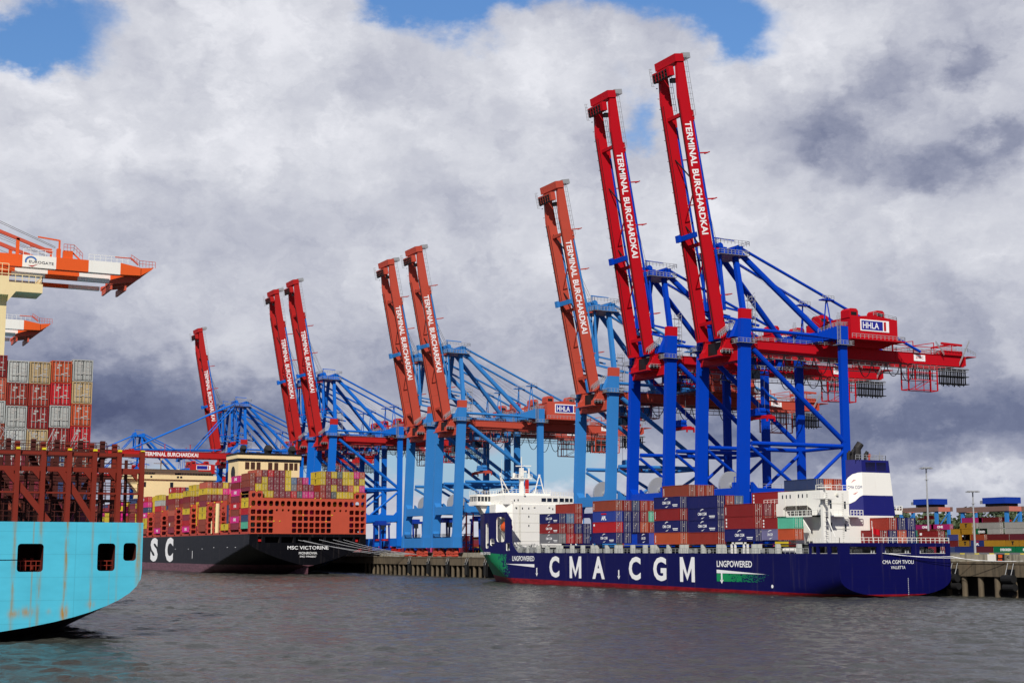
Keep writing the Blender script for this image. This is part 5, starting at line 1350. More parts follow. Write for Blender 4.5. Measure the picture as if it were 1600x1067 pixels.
# lashing bridges between the bays along the side
def side_bridge(x, top, w=1.6):
    mb = MB()
    for y in (VY - VB + .1, VY - VB + 5.2, VY - VB + 10.2): mb.box((x - w / 2, y, 16.6), (x + w / 2, y + .5, top))
    for zz in (16.6, 18.8, 21.4, 24.1, 26.8, 29.4): 
        if zz < top: mb.box((x - w / 2, VY - VB + .1, zz), (x + w / 2, VY + VB - .1, zz + .35))
    o = build(mb, 'lashing_bridge', M_ored, sv)
    hl = [circ(VY - VB + 1.5 + 2.5 * k, zz, .95, 1.0) for k in range(6) for zz in (28.2, 25.5)] + [rrect(VY - VB + .6 + 2.5 * k, VY - VB + 2.6 + 2.5 * k, zz, zz + 1.9, .35, 2) for k in range(6) for zz in (17.2, 19.8, 22.3)]
    hl = [q for q in hl if max(p[1] for p in q) < top - .2]
    plate('lashing_bridge', x + w / 2 + .3, [(VY - VB + .1, 16.6), (VY - VB + 15.6, 16.6), (VY - VB + 15.6, top), (VY - VB + .1, top)], hl, M_ored, sv, th=.3)
    mb = MB(); mb.cbox((x + w / 2 + .6, VY - VB + .4, top - .5), (.3, .5, .4)); mb.cbox((x + w / 2 + .6, VY - VB + 3, 19.4), (.3, .5, .4)); build(mb, 'deck_lamp', M_yel, sv)
for x, tp in ((-594.6, 33.5), (-610.0, 33.5), (-624.5, 31), (-636, 31), (-646.0, 31), (-661, 30.6), (-674.6, 30.6), (-690, 30), (-702.6, 30), (-718, 29.4), (-730.6, 29.4), (-746.6, 29), (-759.4, 29), (-774, 29)): side_bridge(x, tp)
mb = MB(); mb.tube((-631.5, VY - VB + 1.0, 17), (-631.0, VY - VB + 1.0, 30.0), .9, 10); cr_ = build(mb, 'deck_crane', M_cream, sv)
mb = MB(); mb.beam((-637, VY - VB + .6, 17), (-637, VY - VB + .6, 22.5), 1.0, 1.4); build(mb, 'vent_post', M_cream, sv)
# funnel house
mb = MB(); mb.box((-656, 186.2, 16.5), (-640, 214.6, 49.2)); mb.box((-657.5, 185.6, 50.4), (-639.6, 215.2, 52.0)); mb.box((-656.5, 186.0, 52.2), (-640.2, 214.8, 52.6)) ; fh_ = build(mb, 'funnel_house', M_cream, sv)
mb = MB(); mb.box((-656.2, 186.0, 49.2), (-639.8, 214.8, 50.4)); mb.box((-657.6, 185.5, 52.0), (-639.5, 215.3, 52.9)); build(mb, 'dark_band', M_black, fh_)
mb = MB()
for y, w in ((190.2, 1.9), (192.8, 1.9), (195.4, 1.8), (200.8, 1.9), (203.6, 1.8), (208.2, 1.7), (210.6, 1.8), (212.8, 1.5)): mb.box((-640.0, y - w / 2, 45.6), (-639.9, y + w / 2, 48.8))
build(mb, 'louvre', paint('brown louvre', (70, 44, 34), rough=.7), fh_)
for y, r in ((189.8, 1.5), (201.4, 2.0), (212.6, 1.8)):
    mb = MB(); mb.tube((-646, y, 52.9), (-646, y, 54.6), r * .8, 14); mb.tube((-646, y, 54.6), (-644.6, y, 55.8), r, 14, r * .9); build(mb, 'exhaust_pipe', M_pipe, fh_)
mb = MB(); mb.tube((-648, 186.15, 44), (-648, 186.1, 44), 3.2, 20); build(mb, 'funnel_emblem', M_black, fh_)
# bridge house
mb = MB(); mb.box((-826, 181, 16.5), (-813, 217, 48.6)); mb.box((-824, 174, 48.6), (-812, 224, 51.0)); mb.box((-823, 177, 52.2), (-812.4, 221, 53.4)); mb.box((-822, 184, 53.4), (-814, 214, 54.2))
mb.prism([(174.4, 48.6), (181, 48.6), (181, 41.0)], 0, -820, -814) ; mb.prism([(223.6, 48.6), (217, 48.6), (217, 41.0)], 0, -820, -814)
mb.box((-822, 189.5, 51.0), (-811.9, 200.5, 52.2))
bh = build(mb, 'bridge_house', M_cream, sv)
mb = MB(); mb.box((-823.2, 176, 51.0), (-812.3, 222, 52.2)); mb.box((-813, 183.4, 44.2), (-812.96, 185, 47)); mb.box((-813, 198.2, 44.2), (-812.96, 200, 47)); mb.box((-812.0, 187, 49.3), (-811.96, 188, 50.4)); mb.box((-812, 201.6, 49.3), (-811.96, 202.8, 50.4)); mb.box((-812, 203.4, 49.3), (-811.96, 204.6, 50.4)); build(mb, 'window', M_glass, bh)
mb = MB(); mb.rail([(-812.2, 174, 51.0), (-812.2, 189, 51.0)], 1.2, 1.5, .07); mb.rail([(-812.2, 204, 51.0), (-812.2, 224, 51.0)], 1.2, 1.5, .07)
mb.beam((-818, 194, 54), (-818, 194, 60.5), .5); mb.beam((-818, 190, 57.5), (-818, 198, 57.5), .3); mb.beam((-818, 186, 54), (-818, 186, 57.6), .2); mb.beam((-818, 208, 54), (-818, 208, 58.8), .2); mb.beam((-818, 207, 58.8), (-818, 211, 58.8), .3); build(mb, 'radar_mast', M_cream, bh)
mb = MB(); mb.tube((-816, 203.2, 53.4), (-816, 203.2, 54.6), .9, 12); build(mb, 'radome', M_white, bh)
# stacks on the black ship
GB = 'containers aboard the black ship'
def tierstack(x, L, base, tiers, y, where, rowname, H=2.72, W=2.42, fine=False):
    for j, s in enumerate(tiers):
        if not s: continue
        c, _, lg = s.partition(':')
        nm = 'top' if j == len(tiers) - 1 else ORD[j]
        container(x, y, base + j * H, L, H - .03, c, ('%s container, %s tier, %s, %s' % (CN[c], nm, rowname, where)).replace('first from', 'first from'), GB, W, lg or None, fine=fine)
# outermost columns seen from the side, bottom up
Y0 = VY - VB + .2
tierstack(VX - 2.6, 11.4, 18.6, ['teal', 'slate', 'red', 'yellow:bar', 'yellow:bar', 'maroon', 'brown', 'brown'], Y0, 'beside the stern lashing bridge', 'outer column', H=2.8)
tierstack(-596.6, 12.0, 18.3, ['maroon', 'pink:one', 'brown', 'red:one', 'maroon', 'pink:one', 'darkred', 'pink:one'], Y0, 'second bay from the stern', 'outer column', H=2.78)
tierstack(-612.2, 11.4, 18.3, ['yellow:bar'], Y0, 'alone near the pale post', 'outer column')
tierstack(-647.9, 12.0, 18.2, ['brown', 'brown', 'yellow:bar', 'yellow:bar', 'maroon', 'brown', 'yellow:bar', 'salmon'], Y0, 'left of the pale post', 'outer column')
tierstack(-676.4, 12.4, 18.2, ['pink:one', 'red', 'maroon', 'yellow:bar', 'brown', 'darkred', 'yellow:bar'], Y0, 'third bay left of post', 'outer column')
tierstack(-704.4, 12.2, 18.1, ['maroon', 'brown:dot', 'darkred', 'salmon', 'brown', 'darkred', 'yellow:bar', 'red:dot'], Y0, 'fifth bay left of post', 'outer column')
tierstack(-732.2, 12.4, 18.1, ['pink:one', 'redbrown', 'redbrown', 'redbrown', 'red', 'silver', 'yellow:bar'], Y0, 'seventh bay left of post', 'outer column')
tierstack(-761, 12.2, 18.1, ['brown', 'yellow:bar', 'yellow:bar', 'pink:one', 'slate', 'pink', 'red:dot'], Y0, 'behind the pale blue stern', 'outer column')
# tiers above the stern lashing bridge; rows of the grid from the top tier down
GR = {4: 'maroon salmon maroon red darkred maroon yellow - - - - - yellow maroon yellow darkgrey yellow yellow pink salmon',
      3: 'brown maroon yellow maroon maroon maroon yellow greyblue maroon pink - - yellow maroon maroon maroon yellow yellow maroon yellow',
      2: 'slate yellow yellow maroon maroon maroon yellow grey redbrown maroon maroon - redbrown maroon yellow maroon maroon salmon yellow pink',
      1: 'maroon darkred yellow yellow maroon maroon maroon red darkgrey pink pink darkred redbrown maroon darkgrey yellow yellow yellow darkred slate'}
for t_ in (1, 2, 3, 4):
    for i, c in enumerate(GR[t_].split()):
        if c == '-': continue
        z = 31.1 + (t_ - 1) * 2.8
        if t_ >= 3 or True:
            if i == 0 and t_ > 1: continue
            nm = {1: 'lowest', 2: 'second', 3: 'third', 4: 'top'}[t_]
            container(VX - 1.6, cols20[i], z, 11.8, 2.76, c, '%s container, %s tier above orange stern bridge, %s from left' % (CN[c], nm, ordn(i + 1)), GB, 2.42, 'bar' if (i == 12 and t_ > 2) else None)
# door ends visible at the side blocks farther forward
def endgrid(x, y_first, grid, base, where, L=12.0, logos=()):
    nt = len(grid)
    for j, row in enumerate(grid):
        for i, c in enumerate(row.split()):
            if c == '-': continue
            container(x, Y0 + 2.5 * (y_first + i), base + j * 2.72, L, 2.69, c, '%s container, %s tier, %s from left, %s' % (CN[c], 'top' if j == nt - 1 else ['bottom', 'middle', 'third', 'fourth'][j], ordn(i + 1), where), GB, 2.42, 'bar' if (i == 0 and c == 'yellow') else None)
endgrid(-647.9, 1, ['maroon maroon maroon maroon redbrown', 'yellow yellow pink pink maroon', 'maroon maroon yellow maroon brown'], 18.2 + 5 * 2.72, 'block left of funnel house')
endgrid(-676.4, 1, ['maroon yellow yellow maroon', 'yellow yellow yellow brown', 'yellow yellow maroon -'], 18.2 + 5 * 2.72, 'second block left of funnel')
endgrid(-704.4, 1, ['maroon slate brown yellow', 'yellow slate yellow maroon', 'red slate - -'], 18.1 + 5 * 2.72, 'third block left of funnel')
# everything farther forward and the rows behind the lashing bridges read as one mass
mb = MB(); r2 = random.Random(12)
mats_s = []; 
for k in ('maroon', 'brown', 'yellow', 'pink', 'darkred', 'slate', 'redbrown'): mats_s.append(paint('stacked ' + k, CC[k], rough=.6, var=.2, streak=.3, scale=1.2))
def mass(xr, rows, zb, nt, L=12):
    for i in rows:
        for j in range(nt if isinstance(nt, int) else nt[i % len(nt)]): mb.mat(r2.choice([0, 0, 1, 2, 2, 3, 4, 5, 6])).box((xr - L, Y0 + 2.5 * i, zb + j * 2.72), (xr, Y0 + 2.5 * i + 2.42, zb + j * 2.72 + 2.66))
mass(VX - 3.4, range(1, 20), 17.8, 4, 11); mass(-596.6, range(1, 20), 18.2, 7); mass(-612.2, range(1, 20), 18.2, 5); mass(-624.8, range(3, 20), 18.2, 4, 10)
mass(-647.9, range(2, 18), 18.2, 5); mass(-662.5, range(1, 19), 18.2, [7, 6, 7]); mass(-676.4, range(1, 19), 18.2, [5, 5, 5]); mass(-691.5, range(1, 19), 18.2, [7, 6, 6]); mass(-704.4, range(1, 19), 18.1, 5)
mass(-719.5, range(1, 19), 18.1, [6, 6, 5]); mass(-732.2, range(1, 19), 18.1, [5, 6, 7]); mass(-747.8, range(1, 19), 18.1, [6, 7, 5]); mass(-761, range(1, 19), 18.1, [6, 6, 7]); mass(-776, range(0, 19), 18.1, [6, 5, 6]); mass(-790, range(0, 19), 18.1, [7, 6, 6])
for k in range(14): mass(-840 - 14.5 * k, range(0, 20), 18.1, [5, 6, 6, 7])
tag(build(mb, 'stacked_containers', mats_s), 'far mass of stacked containers on the black ship behind its lashing bridges', 'containers', GB, 'stuff')
for k, (a, b_) in enumerate((((VX + .1, 194.5, 14), (-556, 233, 8)), ((VX + .1, 203.5, 14.2), (-552, 233, 8.1)), ((VX + .1, 209.5, 14.2), (-548, 233, 8.2)), ((VX + .1, 214, 14.2), (-545, 233, 8.2)), ((VX + .1, 196.5, 13.9), (-560, 231, 7.4)))):
    rope([a, b_], '%s of five pale mooring ropes from the black stern, counted from the left' % ordn(k + 1), .09, M_rail)

# ================================================================== pale blue ship
BX, BY, BB = -166.5, 9.0, 28.75
def zb_pale(s): return max(-4.0, .35 - s * .15)
def hb_pale(s, z):
    h = BB; zc = 7.2 - s * .12; zm = .35 - s * .15
    if s < 75 and z < zc:
        t = min(1, (zc - z) / (zc - zm)); h = BB * max(0, 1 - t ** 2.1) ** .5
    return max(0, h)
M_pb = mat_hull('pale blue hull paint', (80, 186, 212), (34, 24, 30), -9, rustline=True)
sp_ = thing('container_ship', 'pale blue container ship stern cut off by the left edge, rust streaked', 'ship', (BX, BY, 0))
sts = [0, 1.5, 3, 5, 7, 9, 11, 13, 16, 19, 22, 25, 28, 32, 36, 40, 45, 50, 56, 62, 70, 80, 120, 200, 330]
FP = [0, .004, .012, .025, .045, .07, .10, .14, .18, .22, .27, .32, .38, .44, .50, .56, .78, 1.0]
h = build(hull_mb(BX, BY, sts, FP, hb_pale, lambda s: 12.8, zb_pale), 'hull', [M_pb], sp_, origin=(BX, BY, 0)); clean(h); soften(h)
# underside in dark boot paint: faces that look down on the counter
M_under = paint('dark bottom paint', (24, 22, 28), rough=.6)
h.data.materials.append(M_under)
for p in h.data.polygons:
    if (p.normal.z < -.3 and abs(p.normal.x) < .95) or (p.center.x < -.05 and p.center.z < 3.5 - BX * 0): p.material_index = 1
M_room = paint('rusty mooring room', (70, 26, 18), rough=.8, streak=.4)
def rr2(y0_, y1_, z0_, z1_): return rrect(y0_, y1_, z0_, z1_, .35)
cut(h, [(rr2(24.4, 27.1, 7.45, 10.45), 0, BX - 6, BX + 3), (rr2(32.85, 34.75, 7.5, 10.5), 0, BX - 6, BX + 3), (rr2(35.65, 37.05, 8.6, 10.55), 0, BX - 6, BX + 3), (rr2(14, 17, 7.45, 10.45), 0, BX - 6, BX + 3)], M_room)
M_rust = paint('red oxide steel', (122, 40, 26), rough=.6, var=.2, streak=.35, scale=.9)
M_rust2 = paint('dark oxide steel', (74, 30, 24), rough=.7, var=.2, streak=.35, scale=.9)
mb = MB()
for (a, b_) in ((24.4, 27.1), (32.85, 34.75), (35.65, 37.05)): mb.rail([(BX - 1.2, a, 7.6), (BX - 1.2, b_, 7.6)], 1.0, .6, .05)
for y in (25.5, 26.3, 36.2): mb.tube((BX - 2.4, y, 7.5), (BX - 2.4, y, 8.9), .22, 8)
build(mb, 'mooring_fitting', M_rust, sp_)
mb = MB(); mb.poly([(BX + .05, 10, 8.9), (BX + .05, 20, 8.72), (BX + .05, 24.4, 8.75)], .03, 4); build(mb, 'safety_wire', M_black, sp_)
# stern lashing frame
colsY = [37.5, 34.95, 32.25, 29.5, 26.75, 24.05, 21.3, 18.6, 15.8]
for i, y in enumerate(colsY):
    mb = MB(); mb.box((BX - 1.2, y - .24, 12.8), (BX - .3, y + .24, 20.6 if i else 20.7)); c_ = build(mb, 'frame_column', M_rust, sp_)
    mb = MB(); mb.box((BX - .6, y - .2, 20.62 if i else 20.72), (BX - .2, y + .2, 20.85)); build(mb, 'corner_lamp', M_yel, c_)
mb = MB()
for zz, hh in ((20.1, .35), (18.3, .5), (15.9, .18)): mb.box((BX - .95, 14, zz), (BX - .55, 37.3, zz + hh))
build(mb, 'frame_beam', M_rust, sp_)
for (a, b_, w) in (((31.9, 18.3), (29.2, 12.8), .0), ((28.8, 18.2), (32.4, 12.8), .65), ((22.8, 18.6), (27.6, 12.8), .65), ((34.8, 18.4), (36.9, 18.2), .3), ((24.4, 18.2), (21.6, 12.8), 0), ((17.0, 18.6), (21.4, 12.8), .65)):
    if w: mb = MB(); mb.beam((BX - .75, a[0], a[1]), (BX - .75, b_[0], b_[1]), w, .5, (1, 0, 0)); build(mb, 'frame_brace', M_rust, sp_)
for y in (36.0, 33.6, 30.9, 28.1, 25.4, 22.7): mb = MB(); mb.prism([(y + 1.0, 18.3), (y + 1.0, 17.4), (y + .2, 18.3)], 0, BX - .95, BX - .55); build(mb, 'gusset', M_rust, sp_)
mb = MB()
for zz in (12.9, 14.2, 16.1): mb.rail([(BX - 1.6, 14, zz), (BX - 1.6, 37.3, zz)], 1.1, .9, .035)
for y in (36.2, 33.4, 30.6, 28.0, 25.3): 
    for k in range(22): mb.box((BX - 1.8, y, 12.9 + k * .34), (BX - 1.76, y + .4, 12.94 + k * .34))
build(mb, 'handrail', M_rust2, sp_)
# second, taller bridge behind with lots of rods
for k, x in enumerate((BX - 6.5, BX - 13.5)):
    for y in (35.6, 33.0, 30.3, 27.6, 24.8, 22.1, 19.4):
        mb = MB(); mb.box((x - .35, y - .26, 12.8), (x + .35, y + .26, 21.9 + .8 * k)); build(mb, 'frame_column', M_rust if k == 0 else M_rust2, sp_)
    mb = MB()
    for zz in (15.2, 17.8, 20.3 + .8 * k): mb.box((x - .5, 14, zz), (x + .5, 36.0, zz + .3))
    build(mb, 'frame_beam', M_rust2, sp_)
    mb = MB()
    for zz in (15.5, 18.1, 20.6 + .8 * k): mb.rail([(x + .5, 14, zz), (x + .5, 36.0, zz)], 1.05, 1.3, .04)
    build(mb, 'handrail', M_rust2, sp_)
mb = MB()
for (a, b_) in (((34.6, 20.6), (30.4, 12.8)), ((26.4, 20.4), (30.6, 12.8)), ((21.6, 20.4), (26.2, 12.8))): mb.beam((BX - 7.4, a[0], a[1]), (BX - 7.4, b_[0], b_[1]), .6, .5, (1, 0, 0))
build(mb, 'frame_brace', M_rust2, sp_)
for y in (36.3, 33.6, 30.9, 28.1, 25.4, 22.7, 20.0):
    mb = MB(); mb.box((BX - 3.4, y - .16, 12.8), (BX - 3.1, y + .16, 19.9)); build(mb, 'frame_post', M_rust2, sp_)
mb = MB()
for zz in (13.9, 15.1, 16.9, 18.0, 19.4): mb.box((BX - 3.5, 14, zz), (BX - 3.2, 37.0, zz + .12))
build(mb, 'pipe_run', M_rust2, sp_)
mb = MB(); r2 = random.Random(21)
for i in range(60):
    y = r2.choice([18, 20.7, 23.4, 26.1, 28.8, 31.5]) + r2.uniform(0, .4); z = r2.choice([18.2, 20.8, 21.6]); x = BX - 14.4 + r2.uniform(0, .3)
    mb.tube((x, y, z), (x - .4, y + r2.choice([2.2, -2.2, 1.2]), z + 2.5), .035, 5)
build(mb, 'lashing_rod', M_steelg, sp_)
# deck cargo of the pale ship: door ends facing the camera
GP = 'containers aboard the pale blue ship'
PX_ = -187.0
ctop = ['silver', 'red', 'silver', 'silver', 'maroon']
PG = [('silver', 'tan', 'orange', 'red', 'brown'), ('orange', 'red', 'silver', 'darkred', 'slate'), ('tan', 'redbrown', 'darkred', 'tan', 'brown'), ('silver', 'redbrown', 'silver', 'silver', 'maroon'), ('darkred', 'salmon', 'silver', 'brown', 'silver'), ('tan', 'brown', 'redbrown', 'silver', 'slate'), ('brown', 'silver', 'orange', 'silver', 'maroon')]
for i, colm in enumerate(PG):
    y = 33.0 - i * 2.57; zt = 33.35 - .3 * (i > 0) - .25 * (i in (2, 3)) + .3 * (i in (4,))
    for j, c in enumerate(colm):
        lab = '%s container, %s from top, %s stack from the right on pale ship' % (CN[c], ['first', 'second', 'third', 'fourth', 'fifth'][j], ordn(i + 1))
        container(PX_, y, zt - 2.78 * (j + 1), 12.0, 2.72, c, lab, GP, 2.46, None, fine=True)
mb = MB(); r2 = random.Random(31)
for i in range(-8, 9):
    for j in range(2): mb.mat(r2.choice([0, 1, 4, 5, 6])).box((PX_ - 12, 33.0 - (i + 8) * 2.57, 13.2 + j * 2.75), (PX_ - .3, 35.5 - (i + 8) * 2.57, 13.2 + j * 2.75 + 2.7))
tag(build(mb, 'stacked_containers', mats_s), 'shadowed containers low behind the rusty stern frame of the pale ship', 'containers', GP, 'stuff')
# its cream superstructure reaching in from the left
mb = MB(); mb.box((-246, -16, 12.8), (-233.5, 30.9, 51.0)); mb.box((-246, -20, 48.3), (-232.0, 30.9, 51.2)); 
mb.prism([(30.9, 47.4), (32.0, 48.9), (35.9, 48.9), (35.9, 50.3), (30.9, 50.3)], 0, -238, -232)
sh = build(mb, 'bridge_house', M_cream, sp_)
mb = MB(); mb.rail([(-232.1, 20, 50.4), (-232.1, 35.8, 50.4), (-238, 35.8, 50.4)], 1.15, 1.0, .05); mb.rail([(-232.1, 26, 51.2), (-232.1, 30.8, 51.2)], 1.9, 1.0, .05); build(mb, 'handrail', M_cream, sh)

# ------------------------------------------------------------------ orange and white cranes over the pale ship
M_eo = paint('crane orange', (226, 92, 36), rough=.45, streak=.1, scale=.3)
M_eor = paint('crane rust orange', (196, 84, 62), rough=.5, streak=.1)
def euro(cx, tip, lab, first):
    z0_, z1_ = (54.35, 56.3) if first else (55.2, 57.2)
    t = thing('container_crane', lab, 'crane', (cx, -30, 9), 'orange and white cranes at the left')
    yb = -45
    for s in (-1, 1):
        x = cx + s * 4
        segs = [(yb, tip - 21.1, M_eo), (tip - 21.1, tip - 15.9, M_white), (tip - 15.9, tip - 10.8, M_eo), (tip - 10.8, tip - 5.7, M_white), (tip - 5.7, tip - .6, M_eo)]
        mbs = MB()
        for k, (a, b_, m) in enumerate(segs):
            mb = MB()
            if k == 4: mb.prism([(a, z0_), (a + 3.3, z0_ + .1), (a + 3.3, z1_ - .55), (a, z1_)], 0, x - .7, x + .7); mb.prism([(a + 3.3, z0_ + .1), (b_, z0_ + 1.2), (b_ + .4, z1_ - .3), (b_ - .2, z1_ - .4), (a + 3.3, z1_ - .55)], 0, x - .55, x + .55)
            else: mb.box((x - .7, a, z0_ + (.0)), (x + .7, b_, z1_))
            build(mb, 'boom_girder', m, t)
            mb = MB(); mb.box((x - 1.6, a - 1.4, z0_ - 1.25), (x - .8, b_ - 1.4 if k < 3 else tip - 7.1, z0_ - .6)); (build(mb, 'trolley_rail', m, t) if k < 4 else None)
    mb = MB()
    for x in (cx - 4, cx, cx + 3.2): mb.prism([(tip - 7.1, z0_ - .8), (tip - 7.1, z0_ - 1.5), (tip - 2.9, z0_ - .7), (tip - .4, z1_ - .55), (tip - 5, z0_ - .05)], 0, x - .15, x + .15)
    mb.prism([(tip - 7.0, z0_ - 1.3), (tip - 3.0, z0_ - .55), (tip - .6, z1_ - .7), (tip - .6, z1_ - .6), (tip - 3.0, z0_ - .4), (tip - 7.0, z0_ - 1.15)], 0, cx - 4.3, cx + 3.4)
    for y in (tip - 6.9, tip - 4.6): mb.box((cx - 4, y, z0_ - 2.3), (cx + 3.2, y + .3, z0_ - 1.32))
    build(mb, 'tip_frame', M_eor, t)
    mb = MB(); mb.rail([(cx + 4.6, tip - 4, z1_ + .5), (cx + 4.6, tip - 2.6, z1_ - .35), (cx + 4.6, tip, z1_ - .4)], 1.0, .55, .035); mb.beam((cx + 4.6, tip - 4.2, z1_ + 1.0), (cx + 4.6, tip - 2.8, z1_ - .1), .2); mb.beam((cx + 4.6, tip - 6.6, z1_ + .9), (cx + 4.6, tip - 4.2, z1_ + .9), .16); build(mb, 'handrail', M_eor, t)
    mb = MB(); mb.rail([(cx + 4.6, tip - 10.8, z1_), (cx + 4.6, tip - 4.5, z1_)], 1.0, .9, .03); mb.rail([(cx + 4.6, tip - 21, z1_), (cx + 4.6, tip - 16.5, z1_)], 1.0, 1.0, .03); build(mb, 'walkway_rail', M_white, t)
    # stays and the frame at their foot
    for s in (-1, 1):
        x = cx + s * 4
        for (a, b_) in (((x, tip - 16.4, z1_ + .8), (x, -24, 78)), ((x, tip - 22.4, z1_ + .8), (x, -24, 76))):
            mb = MB(); mb.beam(a, b_, .5, .5); build(mb, 'stay', M_eor, t)
        mb = MB(); mb.beam((x, tip - 16, z1_ + 1.6), (x, -24, 82), .07); mb.beam((x, tip - 16, z1_ + 1.8), (x, -24, 82.8), .07); mb.beam((x, tip - 19, z1_ + .6), (x, -24, 77), .06); build(mb, 'hoist_rope', M_rope, t)
        mb = MB(); mb.box((x - .45, tip - 14.8, z1_), (x + .45, tip - 13.3, z1_ + 1.3)); mb.box((x - .4, tip - 15.8, z1_), (x + .4, tip - 15.2, z1_ + 1.5)); mb.beam((x, tip - 15.4, z1_ + 1.4), (x, tip - 15.4, z1_ + 2.9), .28); mb.beam((x, tip - 15.3, z1_ + 2.9), (x, tip - 18.8, z1_ + 3.2), .22); mb.beam((x, tip - 13.4, z1_ + 1.2), (x, tip - 12.1, z1_ + .05), .22); mb.box((x - .25, tip - 22.1, z1_), (x + .25, tip - 21.6, z1_ + 2.7)); build(mb, 'stay_bracket', M_eo, t)
    mb = MB(); mb.rail([(cx + 4.6, tip - 14.8, z1_ + 1.3), (cx + 4.6, tip - 13.2, z1_ + 1.3), (cx + 4.6, tip - 11.8, z1_)], 1.0, .6, .035); build(mb, 'stair', M_eor, t)
    if first:
        mb = MB(); put_text(mb, 'EUROGATE', (cx + 4.75, tip - 20.1, z0_ + .72), (0, 1, -.03), (0, 0, 1), .42, width=3.8); build(mb, 'lettering', paint('logo grey', (70, 72, 84)), t)
        mb = MB()
        for k in range(8):
            a, b_ = math.pi * (k / 8 + .1), math.pi * ((k + 1) / 8 + .1); c = (tip - 19.8, z0_ + .95)
            mb.add([(cx + 4.74, c[0] + .95 * math.cos(a), c[1] + .85 * math.sin(a)), (cx + 4.74, c[0] + .95 * math.cos(b_), c[1] + .85 * math.sin(b_)), (cx + 4.74, c[0] + .7 * math.cos(b_), c[1] + .6 * math.sin(b_)), (cx + 4.74, c[0] + .7 * math.cos(a), c[1] + .6 * math.sin(a))], [(0, 1, 2, 3)])
        build(mb, 'emblem', paint('emblem blue', (60, 110, 180)), t)
        mb = MB(); mb.add([(cx + 4.74, tip - 20.3, z0_ + .3), (cx + 4.74, tip - 19.6, z0_ + .08), (cx + 4.74, tip - 18.7, z0_ + .6), (cx + 4.74, tip - 19.5, z0_ + .3)], [(0, 1, 2, 3)]); build(mb, 'emblem', MATS['crane red C'], t)
    # cream portal standing on the far side of the ship
    for s in (-1, 1):
        mb = MB(); mb.box((cx + s * 9 - 1, -26, 4), (cx + s * 9 + 1, -23, 60)); build(mb, 'leg', M_cream, t)
        mb = MB(); mb.box((cx + s * 9 - 1, -52, 4), (cx + s * 9 + 1, -50, 60)); build(mb, 'leg', M_cream, t)
        mb = MB(); mb.beam((cx + s * 4, -24.5, 58), (cx + s * 4, -24, 86), 1.2); build(mb, 'mast', M_cream, t)
    mb = MB(); mb.box((cx - 10, -26, 60), (cx + 10, -23, 62.4)); mb.box((cx - 10, -52, 60), (cx + 10, -50, 62.4)); build(mb, 'cross_beam', M_cream, t)
euro(-245, 55.0, 'orange and white crane boom marked with an emblem above the pale blue ship', True)
euro(-321, 51.2, 'smaller orange and white boom tip below and left of the larger orange boom', False)
# ------------------------------------------------------------------ yard: light masts, gantries, boxes, straddle carriers, wood
def mast(x, y, zt, lab):
    t = thing('light_mast', lab, 'light mast', (x, y, 8.9), 'floodlight masts in the yard')
    mb = MB(); mb.tube((x, y, 8.9), (x, y, zt), .42, 10, .22); build(mb, 'pole', M_steelg, t)
    mb = MB(); mb.tube((x, y, zt - .3), (x, y, zt), 1.9, 12); mb.tube((x, y, zt - 4.6), (x, y, zt - 4.4), .7, 8); rg_ = build(mb, 'head_ring', M_steelg, t)
    for k in range(8):
        a = k * math.pi / 4; mb = MB(); mb.cbox((x + 1.9 * math.cos(a), y + 1.9 * math.sin(a), zt - .35), (.75, .75, .4)); build(mb, 'floodlight', M_steelg, rg_)
mast(-416.0, 380, 40.0, 'tall grey floodlight mast in front of the left blue yard gantry')
mast(-393.0, 380, 30.6, 'shorter grey floodlight mast left of the right blue yard gantry')
M_ob = paint('yard gantry beam', (118, 92, 84), rough=.6, streak=.3, scale=.4)
M_salm = paint('yard gantry salmon', (190, 112, 98), rough=.55, streak=.2, scale=.4)
M_gb = CM['B'][1]
M_cabb = paint('trolley blue', (18, 54, 150), rough=.5, streak=.15, scale=.5)
